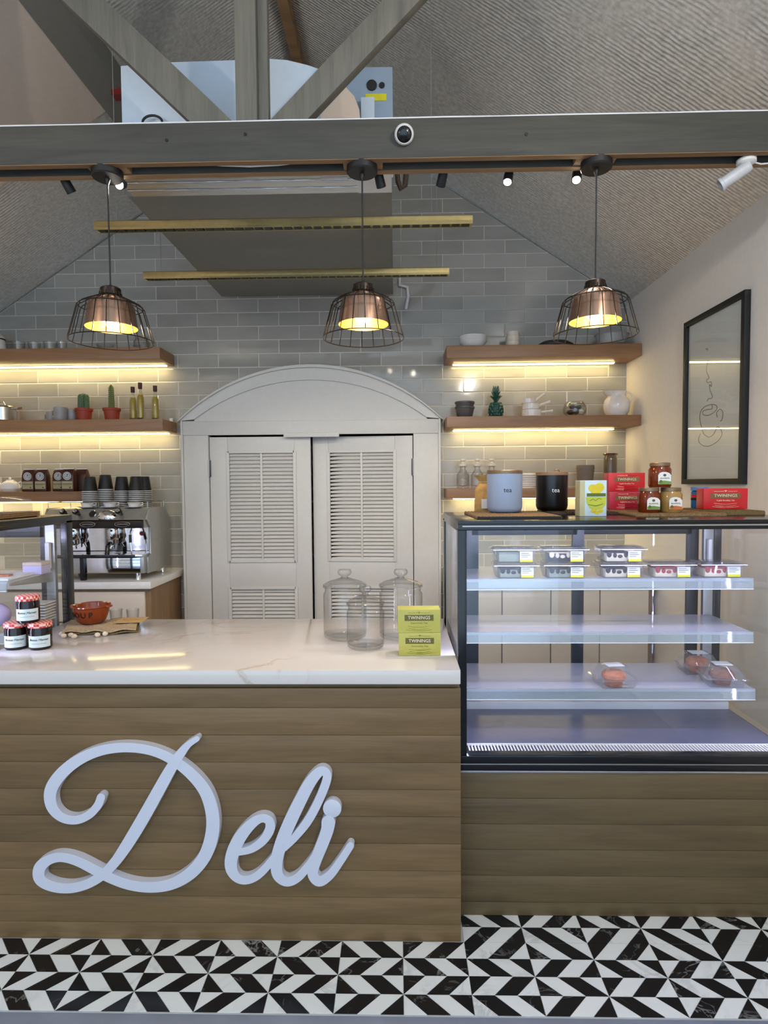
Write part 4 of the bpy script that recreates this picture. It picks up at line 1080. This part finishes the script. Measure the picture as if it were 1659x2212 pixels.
# ------------------------------------------------------------------ espresso machine and cups
EX0, EX1, EZ = -2.36, -1.662, .8755
em = thing('espresso_machine', 'two group chrome espresso machine with grey sides on the back worktop', 'coffee machine', (EX0, 3.93, EZ)); EW = EX1 - EX0
prof = [(.44, .045), (.44, .40), (.37, .47), (.10, .47), (.035, .40), (.03, .345), (.13, .345), (.13, .17), (.02, .155), (.02, .045)]
MB().prism(prof, .012, EW - .012, 'X').build('body', 'satin_steel', em, .003)
sp_ = [(.45, .04), (.45, .395), (.38, .475), (.10, .475), (.05, .40), (.11, .345), (.11, .165), (.06, .15), (.06, .04)]
for a_ in (0, EW - .012): MB().prism(sp_, a_, a_ + .012, 'X').build('side_panel', 'satin_steel', em, .002)
MB().prism([(.0, .345), (.0, .392), (.01, .40), (.03, .40), (.03, .345)], .01, EW - .01, 'X').build('header_bar', 'dark_metal', em, .003)
for u in (.33, .56):
    b = MB().lathe([(0, 0), (.058, 0), (.058, .004), (.05, .006), (0, .006)], 32).xf(Matrix.Translation((u, 0, .372)) @ Matrix.Scale(.36, 4, (0, 0, 1)) @ RX).build('badge', 'dark_metal', em)
    MB().tube([(u + .05 * math.cos(k * PI / 16), -.006, .372 + .016 * math.sin(k * PI / 16)) for k in range(32)], .0015, 6, True).build('badge_ring', 'satin_steel', b)
    squiggle(.07, .010, 7, .002).build('badge_lettering', 'satin_steel', b, loc=(u, -.0068, .372))
bx('splash_plate', 'chrome', em, .02, EW - .02, .126, .130, .172, .343)
MB().prism([(-.005, .155), (.128, .165), (.128, .172), (-.005, .170)], .012, EW - .012, 'X').build('drip_tray', 'chrome', em, .002)
bx('drip_edge', 'black_gloss', em, .012, EW - .06, -.012, -.003, .150, .172, .004)
bx('lower_panel', 'chrome', em, .30, EW - .035, .014, .019, .05, .148, .001); bx('lower_post', 'black_gloss', em, .265, .30, .004, .03, .0, .15, .003)
for u, y in ((.05, .05), (EW - .06, .04), (EW - .04, .40), (.05, .40)): MB().lathe([(0, 0), (.019, 0), (.016, .012), (.016, .046), (0, .046)], 18, (u, y, 0)).build('foot', 'chrome', em)
for u in (.20, .46):
    g = thing('group_head', None, None, (u, .075, .30)); g.parent = em
    MB().lathe([(0, .05), (.036, .05), (.040, .02), (.040, -.02), (.034, -.035), (0, -.035)], 24).build('head', 'chrome', g)
    MB().lathe([(0, -.034), (.032, -.036), (.030, -.06), (.018, -.07), (0, -.07)], 22).build('filter_basket', 'chrome', g)
    MB().tube([(0, -.03, -.05), (0, -.06, -.055), (-.004, -.075, -.075), (-.006, -.08, -.13)], [.007, .009, .013, .015], 10).build('filter_handle', 'black_gloss', g)
    for s in (-1, 1): MB().tube([(s * .008, 0, -.07), (s * .014, -.01, -.085), (s * .016, -.012, -.095)], .005, 8).build('spout', 'chrome', g)
for u in (.075, .60):
    g = thing('steam_wand', None, None, (u, .05, .34)); g.parent = em
    MB().tube([(0, 0, .01), (0, -.03, -.03), (.008, -.045, -.10), (.012, -.04, -.17)], .005, 8).build('pipe', 'chrome', g)
    MB().tube([(.001, -.034, -.04), (.006, -.045, -.09)], .0095, 8).build('grip', 'black_matte', g)
for u in (.155, .24, .525):
    k_ = thing('steam_knob', None, None, (u, .06, .435)); k_.parent = em; q = Matrix.Rotation(R(62), 4, 'X')
    MB().lathe([(0, -.01), (.010, -.01), (.010, .018), (.018, .024), (.021, .05), (.017, .056), (0, .057)], 20).xf(q).build('knob', 'black_gloss', k_); MB().lathe([(0, .058), (.014, .058), (.012, .064), (0, .066)], 18).xf(q).build('knob_cap', 'chrome', k_)
g = thing('pressure_gauge', None, None, (.335, .062, .435)); g.parent = em; q = Matrix.Rotation(R(62), 4, 'X')
MB().lathe([(0, 0), (.024, 0), (.026, .008), (.022, .012), (.020, .008), (0, .008)], 28).xf(q).build('bezel', 'chrome', g); MB().lathe([(0, .0085), (.0195, .0085), (.0195, .0095), (0, .0095)], 24).xf(q).build('dial', 'black_matte', g)
MB().ball((.43, .075, .41), (.075, .05, .055), 22, 12).build('boiler_dome', 'chrome', em)
MB().lathe([(0, 0), (.015, 0), (.015, .004), (0, .004)], 20).xf(Matrix.Translation((EW - .065, .122, .30)) @ RX).build('red_button', 'red_tape', em)
for (u, y) in ((.0, .10), (EW, .10), (EW, .38), (.0, .38)): MB().tube([(u + (.012 if u < .1 else -.012), y, .47), (u + (.012 if u < .1 else -.012), y, .515)], .003, 6).build('rail_post', 'steel', em)
MB().tube([(.012, .10, .515), (EW - .012, .10, .515), (EW - .012, .38, .515), (.012, .38, .515)], .003, 6, True).build('cup_rail', 'steel', em)

ZE = EZ + .4705
cup_body = MB().lathe([(.050, .003), (.037, .098), (.034, .105), (.034, .098), (0, .097)], 22).mesh('cup_body', 'black_matte'); cup_rim = MB().lathe([(.0495, 0), (.0525, .0005), (.053, .0025), (.0525, .005), (.050, .0055)], 22).mesh('cup_rim', 'white_gloss')
for px, Y, n, nm in ((194, 4.15, 10, 'leftmost stack'), (228, 4.20, 11, 'second stack from the left'), (263, 4.22, 10, 'third stack from the left'), (294, 4.19, 10, 'fourth stack from the left'), (311, 4.28, 10, 'stack at the right rear')):
    c = spot(px, Y, ZE)
    for k in range(n):
        od = ('topmost', 'second', 'third', 'fourth', 'fifth', 'sixth', 'seventh', 'eighth', 'ninth', 'tenth', 'eleventh')[n - 1 - k]
        lb = f'topmost upturned black paper cup of the {nm}' if k == n - 1 else f'{od} black paper cup from the top, {nm}'
        t = thing('paper_cup', lb, 'paper cup', (c.x + random.uniform(-.001, .001), Y, ZE + k * .0125), k, 'black paper cups stacked on the espresso machine')
        link('body', cup_body, t); link('rim', cup_rim, t)
def coffee_cup(label, loc, rz):
    t = thing('coffee_cup', label, 'cup', loc, rz, 'white cups on the espresso machine')
    MB().lathe([(0, .008), (.026, .008), (.034, .018), (.044, .048), (.042, .048), (.032, .02), (.024, .013), (0, .012)], 28).build('cup', 'white_gloss', t); MB().tube([(.040, 0, .042), (.058, 0, .040), (.058, 0, .026), (.036, 0, .022)], .0035, 8).build('handle', 'white_gloss', t)
def saucer(label, loc):
    lathe_thing('saucer', label, 'saucer', loc, [(0, 0), (.030, 0), (.062, .010), (.063, .0125), (.034, .006), (0, .005)], 'white_gloss', group='white saucers on the espresso machine')
for px, pos in ((187, 'leftmost'), (236, 'middle'), (288, 'rightmost')):
    c = spot(px, 4.085, ZE); saucer(f'{pos} white saucer on top of the espresso machine', c)
    coffee_cup(f'{pos} white coffee cup on top of the espresso machine', (c.x, c.y, c.z - .002), .2)

# ------------------------------------------------------------------ things on the left shelves
YS = 4.31
z = SL3[1] + .0006
c = spot(22, YS, z); t = thing('teapot', 'white ceramic teapot on the lowest left shelf', 'teapot', c)
MB().lathe([(0, 0), (.050, 0), (.066, .022), (.062, .05), (.040, .072), (.024, .078)], 30).build('pot', 'white_gloss', t); l = MB().lathe([(.030, .077), (.024, .084), (0, .088)], 24).build('lid', 'white_gloss', t); MB().ball((0, 0, .096), .009, 12, 8).build('knob', 'white_gloss', l)
MB().tube([(-.055, 0, .03), (-.075, 0, .05), (-.088, 0, .082)], [.014, .010, .006], 10).build('spout', 'white_gloss', t); MB().tube([(.052, 0, .06), (.078, 0, .072), (.088, 0, .055), (.080, 0, .032), (.060, 0, .02)], .005, 8).build('handle', 'white_gloss', t)
def coffee_bag(label, px, Y, back=False):
    c = spot(px, Y, SL3[1] + .0006); t = thing('coffee_bag', label, 'coffee bag', c, random.uniform(-.05, .05), 'dark coffee bags on the lowest left shelf'); w_, d_, h_ = .042, .03, .158
    v = []
    for zz_, k in ((0, 1), (.02, 1.02), (.11, 1), (.145, .95), (h_, .9)):
        dd = d_ * (1 if zz_ < .12 else .55 if zz_ < .15 else .15); v += [(-w_ * k, -dd, zz_), (w_ * k, -dd, zz_), (w_ * k, dd, zz_), (-w_ * k, dd, zz_)]
    f = [(3, 2, 1, 0), (16, 17, 18, 19)] + [(4 * r_ + i, 4 * r_ + (i + 1) % 4, 4 * r_ + 4 + (i + 1) % 4, 4 * r_ + 4 + i) for r_ in range(4) for i in range(4)]
    MB().add(v, f).build('bag', 'coffee_bag', t, .004); bx('fold_clip', 'paper', t, -w_ * .85, w_ * .85, -.006, .006, h_ - .006, h_ + .004)
    if back: return
    q = -d_ - .0015
    s = MB().prism([(.029 * math.cos(k * PI / 12), .108 + .029 * math.sin(k * PI / 12)) for k in range(24)], q, q + .001).build('round_sticker', 'silver_sticker', t)
    MB().tube([(.021 * math.cos(k * PI / 10), q - .0003, .108 + .021 * math.sin(k * PI / 10)) for k in range(20)], .0012, 5, True).build('sticker_ring', 'ink', s)
    MB().ball((.002, q, .116), (.006, .001, .004), 10, 6).build('sticker_mark', 'ink', s); squiggle(.02, .008, 3, .002).build('sticker_mark', 'ink', s, loc=(0, q - .0006, .104))
    l = bx('kraft_sticker', 'kraft_label', t, -w_ * .88, w_ * .88, q, q + .001, .018, .072); bx('sticker_stripe', 'ink', l, -w_ * .8, w_ * .8, q - .0006, q, .050, .054)
    bx('sticker_stripe', 'olive_ink', l, -w_ * .7, w_ * .6, q - .0006, q, .040, .0425); MB().ball((.02, q, .028), (.006, .0008, .004), 10, 6).build('sticker_mark', 'ink', l)
coffee_bag('dark coffee bag, first right of the teapot', 65, 4.30); coffee_bag('dark coffee bag, second right of the teapot', 92, 4.29)
coffee_bag('dark coffee bag, third from the teapot, half covered by its neighbour', 131, 4.31); coffee_bag('dark coffee bag, fourth from the teapot', 150, 4.235)
coffee_bag('dark coffee bag with no sticker showing, next to the paper cups', 178, 4.30, True)

z = SL2[1] + .0006
c = spot(8, YS, z); t = thing('saucepan', 'steel saucepan with side handle, cut by the left photo edge', 'saucepan', c)
MB().lathe([(0, 0), (.088, 0), (.095, .008), (.097, .098), (.101, .101), (.096, .102), (.09, .098), (.088, .01), (0, .008)], 40).build('pot', 'steel', t)
MB().lathe([(.098, .103), (.094, .110), (.05, .118), (0, .120)], 40).build('lid', 'steel', t); MB().tube([(-.03, 0, .118), (-.02, 0, .140), (.02, 0, .140), (.03, 0, .118)], .005, 8).build('lid_handle', 'steel', t)
MB().tube([(.094, -.028, .092), (.135, -.022, .096), (.150, 0, .099), (.135, .022, .096), (.094, .028, .092)], .005, 8).build('side_handle', 'steel', t)
def mug(label, px, Y, r, h, rz, mat='grey_ceramic'):
    c = spot(px, Y, z); t = thing('mug', label, 'mug', c, rz, 'grey mugs on the middle left shelf')
    MB().lathe([(0, 0), (r * .86, 0), (r, .012), (r, h), (r * .93, h), (r * .9, .012), (0, .008)], 28).build('mug', mat, t); MB().tube([(r * .95, 0, h * .82), (r * 1.5, 0, h * .75), (r * 1.55, 0, h * .4), (r * .95, 0, h * .22)], .006, 8).build('handle', mat, t)
mug('grey mug nearest the saucepan, handle to the left', 116, 4.35, .034, .070, PI * .95); mug('wide grey mug standing in front of the other two', 136, 4.28, .045, .094, PI * .95); mug('grey mug touching the left cactus pot', 160, 4.33, .034, .084, .6)
def cactus(label, px, r, h, mat, taper, ribs):
    c = spot(px, YS, z); t = thing('potted_cactus', label, 'potted plant', c)
    p_ = MB().lathe([(0, 0), (.046, 0), (.054, .07), (.060, .07), (.062, .088), (.056, .088), (.05, .075), (0, .074)], 28).build('pot', 'terracotta', t)
    n = ribs * 4; v = []; f = []; L = 14
    for j in range(L + 1):
        u = j / L; rr = r * (1 - taper * u) * (math.sqrt(max(0, 1 - ((u - .8) / .2) ** 2)) if u > .8 else (.82 + .18 * min(1, u * 4)))
        for k in range(n): q = max(rr, .0015) * (1 + .14 * math.cos(2 * PI * k / 4)); v.append((q * math.cos(2 * PI * k / n), q * math.sin(2 * PI * k / n), .07 + h * u))
    for j in range(L): f += [(j * n + k, j * n + (k + 1) % n, (j + 1) * n + (k + 1) % n, (j + 1) * n + k) for k in range(n)]
    f.append(tuple(L * n + k for k in range(n)))
    MB().add(v, f).build('stem', mat, t)
    m = MB()
    for k in range(ribs):
        for j in range(1, 12):
            u = j / 12.5; a_ = 2 * PI * k / ribs; q = r * (1 - taper * u) * 1.1
            for da in (-.25, .25): m.tube([(q * math.cos(a_), q * math.sin(a_), .07 + h * u), ((q + .009) * math.cos(a_ + da), (q + .009) * math.sin(a_ + da), .073 + h * u)], .0007, 4)
    tag(m.build('spines', 'spine', t, smooth=False), kind='stuff')
cactus('thick green cactus in a terracotta pot', 186, .036, .128, 'cactus_green', .1, 9); cactus('thin olive cactus in a terracotta pot', 246, .021, .186, 'cactus_olive', .3, 7)
def oil_bottle(label, px, Y, h):
    c = spot(px, Y, z); t = thing('oil_bottle', label, 'bottle', c, 0, 'oil bottles on the middle left shelf'); r = .024
    MB().lathe([(0, .0), (r * .9, 0), (r, .006), (r, h * .60), (r * .8, h * .68), (r * .42, h * .76), (r * .42, h * .86)], 22).build('glass', 'bottle_glass', t); MB().lathe([(0, .012), (r * .88, .012), (r * .88, h * .58), (r * .6, h * .68), (0, h * .69)], 18).build('oil', 'oil', t)
    MB().lathe([(r * .5, h * .83), (r * .58, h * .84), (r * .60, h), (0, h)], 18).build('stopper', 'cork', t); MB().lathe([(r * 1.01, .05), (r * 1.02, .05), (r * 1.02, h * .5), (r * 1.01, h * .5)], 22).build('paper_label', 'paper', t) if False else None
    bx('foot_label', 'black_matte', t, -.018, .018, -r - .001, -r * .7, .0, .014)
oil_bottle('shorter oil bottle, left of the pair by the right cactus', 292, 4.31, .238); oil_bottle('tallest oil bottle, right of the pair by the cactus', 308, 4.28, .262); oil_bottle('single oil bottle near the right end of the shelf', 340, 4.31, .244)
c = spot(374, 4.42, z); tag(MB().lathe([(0, 0), (.014, 0), (.012, .012), (.013, .026), (0, .028)], 16).build('tea_light', 'white_gloss', None, loc=(-1.645, 4.42, z)), 'tiny white tea light at the shelf end beside the door', 'candle')

z = SL1[1] + .0006
c = spot(4, 4.30, z); t = thing('storage_jar', 'cream lidded jar at the left photo edge on the top shelf', 'jar', c)
MB().lathe([(0, 0), (.05, 0), (.058, .02), (.054, .078), (.046, .088)], 28).build('body', 'pitcher_white', t); MB().lathe([(.055, .089), (.052, .105), (.03, .125), (0, .13)], 28).build('lid', 'cream_ceramic', t); MB().tube([(.054 * math.cos(k * PI / 12), .054 * math.sin(k * PI / 12), .088) for k in range(24)], .004, 6, True).build('clamp', 'dark_metal', t)
for i, (px, r, h, lb) in enumerate(((50, .045, .075, 'clear glass tumbler next to the cream jar on the top shelf'), (84, .042, .070, 'second clear tumbler from the cream jar on the top shelf'), (118, .045, .070, 'third clear tumbler from the cream jar on the top shelf'), (143, .035, .075, 'clear tumbler under the left rim of the left pendant'))):
    lathe_thing('glass_tumbler', lb, 'glass', spot(px, 4.33, z), [(0, .003), (r * .8, .003), (r * .84, 0), (r, h), (r * .96, h), (r * .8, .01), (0, .01)], 'jar_glass', group='clear tumblers on the top left shelf')
t = thing('glass_jug', 'round clear glass jug seen through the left pendant cage', 'jug', spot(314, 4.32, z)); MB().lathe([(0, .002), (.04, .002), (.058, .03), (.055, .06), (.04, .085), (.046, .098), (.043, .098), (.037, .085), (.052, .06), (.054, .03), (0, .01)], 28).build('body', 'jar_glass', t)
MB().tube([(-.048, 0, .078), (-.08, 0, .075), (-.085, 0, .05), (-.056, 0, .03)], .005, 8).build('handle', 'jar_glass', t)
lathe_thing('glass_bowl', 'small clear glass bowl behind the left pendant bulb', 'bowl', spot(236, 4.34, z), [(0, .003), (.03, .003), (.05, .02), (.06, .05), (.057, .05), (.046, .022), (0, .01)], 'jar_glass')

# ------------------------------------------------------------------ things on the right shelves
z = SR1[1] + .0006
for k in range(3): lathe_thing('serving_bowl', ('lowest', 'middle', 'topmost')[k] + ' wide white bowl of the nested stack on the upper right shelf', 'bowl', spot(1022, 4.32, z + k * .016), [(0, 0), (.05, 0), (.075, .016), (.098, .052), (.095, .053), (.07, .022), (.045, .007), (0, .006)], 'white_gloss', 36, 'nested white bowls')
for k in range(3): lathe_thing('small_cup', ('lowest', 'middle', 'topmost')[k] + ' cream cup of the stack on the upper right shelf', 'cup', spot(1107, 4.32, z + k * .036), [(0, 0), (.036, 0), (.046, .012), (.050, .042), (.047, .042), (.042, .014), (0, .006)] if k < 2 else [(0, 0), (.034, 0), (.044, .012), (.046, .04), (.043, .04), (.04, .014), (0, .006)], 'cream_ceramic', 28, 'stacked cream cups')
tag(MB().lathe([(0, 0), (.105, 0), (.125, .008), (.125, .022), (.09, .042), (0, .046)], 40, (0, 0, 0), .8).build('lidded_dish', 'black_matte', None, loc=spot(1198, 4.32, z)), 'flat black lidded dish on the upper right shelf', 'dish')
t = thing('oval_bowl', 'wide grey oval bowl behind the right pendant cage', 'bowl', spot(1318, 4.33, z)); MB().lathe([(0, 0), (.07, 0), (.10, .02), (.115, .085), (.111, .085), (.094, .024), (0, .008)], 36, (0, 0, 0), .85).build('bowl', 'grey_ceramic', t); MB().tube([(.115 * math.cos(k * PI / 16), .098 * math.sin(k * PI / 16), .086) for k in range(32)], .004, 6, True).build('rim', 'grey_ceramic', t)

z = SR2[1] + .0006
for k in range(2): lathe_thing('stone_bowl', ('lower', 'upper')[k] + ' dark grey bowl of the pair on the middle right shelf', 'bowl', spot(1004, 4.31, z + k * .034), [(0, 0), (.040, 0), (.055, .014), (.066, .064), (.070, .066), (.069, .078), (.065, .078), (.060, .06), (.05, .016), (0, .008)], 'dark_ceramic', 32, 'dark grey bowls')
t = thing('pineapple_ornament', 'dark green pineapple ornament on the middle right shelf', 'ornament', spot(1071, 4.31, z))
MB().lathe([(0, 0), (.034, 0), (.046, .018), (.050, .055), (.044, .09), (.028, .110), (.014, .116), (.014, .124), (0, .124)], 24).build('fruit', 'teal_green', t)
me = MB().ball((0, 0, 0), (.011, .006, .011), 6, 4).mesh('scale', 'teal_green')
for j in range(5):
    rr = (.046, .051, .051, .046, .038)[j]
    for k in range(12): a_ = 2 * PI * (k + .5 * (j % 2)) / 12; link('scale', me, t, (rr * .96 * math.cos(a_), rr * .96 * math.sin(a_), .02 + j * .019), (0, 0, a_ + PI / 2))
for j in range(3):
    for k in range(7):
        a_ = 2 * PI * (k + .5 * j) / 7; lean = (.045, .034, .018)[j]; b_ = .118 + j * .022; h_ = (.035, .045, .06)[j]
        c_, s_ = math.cos(a_), math.sin(a_); MB().tube([(.006 * c_, .006 * s_, b_), (.018 * c_, .018 * s_, b_ + h_ * .5), (lean * c_, lean * s_, b_ + h_)], [.009, .008, .001], 5).build('leaf', 'teal_green', t)
for k, (px, zz_, r, h, ln, lb) in enumerate(((1148, 0, .066, .050, .075, 'lowest white handled pan of the stack on the middle right shelf'), (1146, .0505, .058, .042, .07, 'middle white handled pan of the stack on the middle right shelf'), (1141, .0930, .050, .034, .06, 'topmost tilted white handled pan of the stack on the middle right shelf'))):
    t = thing('handled_pan', lb, 'pan', spot(px, 4.31, z + zz_), 0, 'stacked white handled pans'); MB().lathe([(0, 0), (r * .9, 0), (r, .006), (r, h), (r * .94, h), (r * .92, .01), (0, .006)], 30).build('pan', 'pitcher_white', t)
    MB().tube([(r * .9, -.01, h * .7), (r + ln * .5, -.02, h * .75 + .012 * k), (r + ln, -.03, h * .8 + .02 * k)], [.009, .007, .010], 8).build('handle', 'pitcher_white', t)
t = thing('glass_terrarium', 'round glass bowl holding dark and pale stones on the middle right shelf', 'glass bowl', spot(1240, 4.31, z))
MB().lathe([(0, .002), (.05, .002), (.078, .028), (.082, .055), (.070, .088), (.056, .100), (.060, .104), (.054, .104), (.066, .086), (.078, .055), (.074, .03), (0, .008)], 34).build('bowl', 'jar_glass', t)
for x, y, zz_, r, mt_ in ((-.035, -.02, .032, .026, 'chocolate'), (.0, -.025, .034, .024, 'dark_ceramic'), (.036, -.02, .032, .025, 'pitcher_white'), (-.02, -.015, .068, .022, 'dark_ceramic'), (.022, -.015, .068, .022, 'teal_green')): MB().ball((x, y, zz_), (r, r, r * .8), 14, 10).build('stone', mt_, t)
t = thing('pitcher', 'white ceramic pitcher at the right end of the middle shelf', 'pitcher', spot(1330, 4.31, z))
v = MB().lathe([(0, 0), (.062, 0), (.084, .035), (.090, .075), (.080, .115), (.060, .140), (.058, .155), (.068, .172), (.064, .172), (.054, .155), (.056, .138), (.075, .11), (.085, .075), (.078, .035), (.05, .01), (0, .008)], 36)
v.v = [(x - (.03 * max(0, -x) / .068 if zz_ > .15 else 0), y, zz_ + (.006 * max(0, -x) / .068 if zz_ > .16 else 0)) for x, y, zz_ in v.v]; v.build('body', 'pitcher_white', t)
MB().tube([(.055, 0, .158), (.085, 0, .168), (.108, 0, .150), (.106, 0, .115), (.086, 0, .088)], .006, 8).build('handle', 'pitcher_white', t)

z = SR3[1] + .0006
for px, lb in ((1000, 'clear stoppered bottle, leftmost of three behind the pale canister'), (1031, 'clear stoppered bottle, middle of three behind the pale canister'), (1062, 'clear stoppered bottle, rightmost of three behind the pale canister')):
    t = thing('glass_decanter', lb, 'bottle', spot(px, 4.31, z), 0, 'clear stoppered bottles'); MB().lathe([(0, .003), (.040, .003), (.044, .02), (.044, .095), (.020, .135), (.020, .150), (.028, .154), (.025, .156), (.017, .150), (.017, .135), (.041, .094), (.041, .022), (0, .012)], 28).build('bottle', 'jar_glass', t)
    MB().lathe([(0, .157), (.030, .158), (.030, .172), (.012, .178), (.010, .190), (.022, .197), (.020, .208), (0, .210)], 24).build('stopper', 'cream_ceramic', t)
for k in range(7):
    c = spot(1137, 4.31, z + k * .0148); w_ = .066 + .003 * (k % 2)
    lathe_thing('plastic_lid', ('bottom', 'second from bottom', 'third from bottom', 'middle', 'third from top', 'second from top', 'topmost')[(0, 1, 2, 3, 4, 5, 6)[k]] + ' white tub lid of the pile between the two tea canisters', 'lid', c, [(0, 0), (w_, 0), (w_ + .002, .010), (.06, .0145), (0, .0145)], 'pitcher_white', 28, 'piled white tub lids')
t = thing('ribbed_tumbler', 'brown ribbed tumbler behind the lemon box', 'tumbler', spot(1264, 4.31, z)); MB().lathe([(0, 0), (.046, 0), (.050, .015)] + [(.050 + .0022 * (k % 2) + .001 * k, .02 + .0105 * k) for k in range(13)] + [(.060, .158), (.056, .158), (.05, .02), (0, .012)], 30).build('tumbler', 'brown_ceramic', t)
t = thing('tall_carafe', 'tall smoked glass carafe in the right corner of the lowest shelf', 'carafe', spot(1318, 4.31, z)); MB().lathe([(0, .002), (.042, .002), (.046, .012), (.046, .20), (.040, .222), (.050, .232), (.047, .234), (.037, .222), (.043, .20), (.043, .014), (0, .01)], 30).build('body', 'smoke_glass', t); MB().lathe([(.049, .233), (.052, .236), (.049, .240), (.0, .240)], 30).build('lid', 'copper_skin', t)
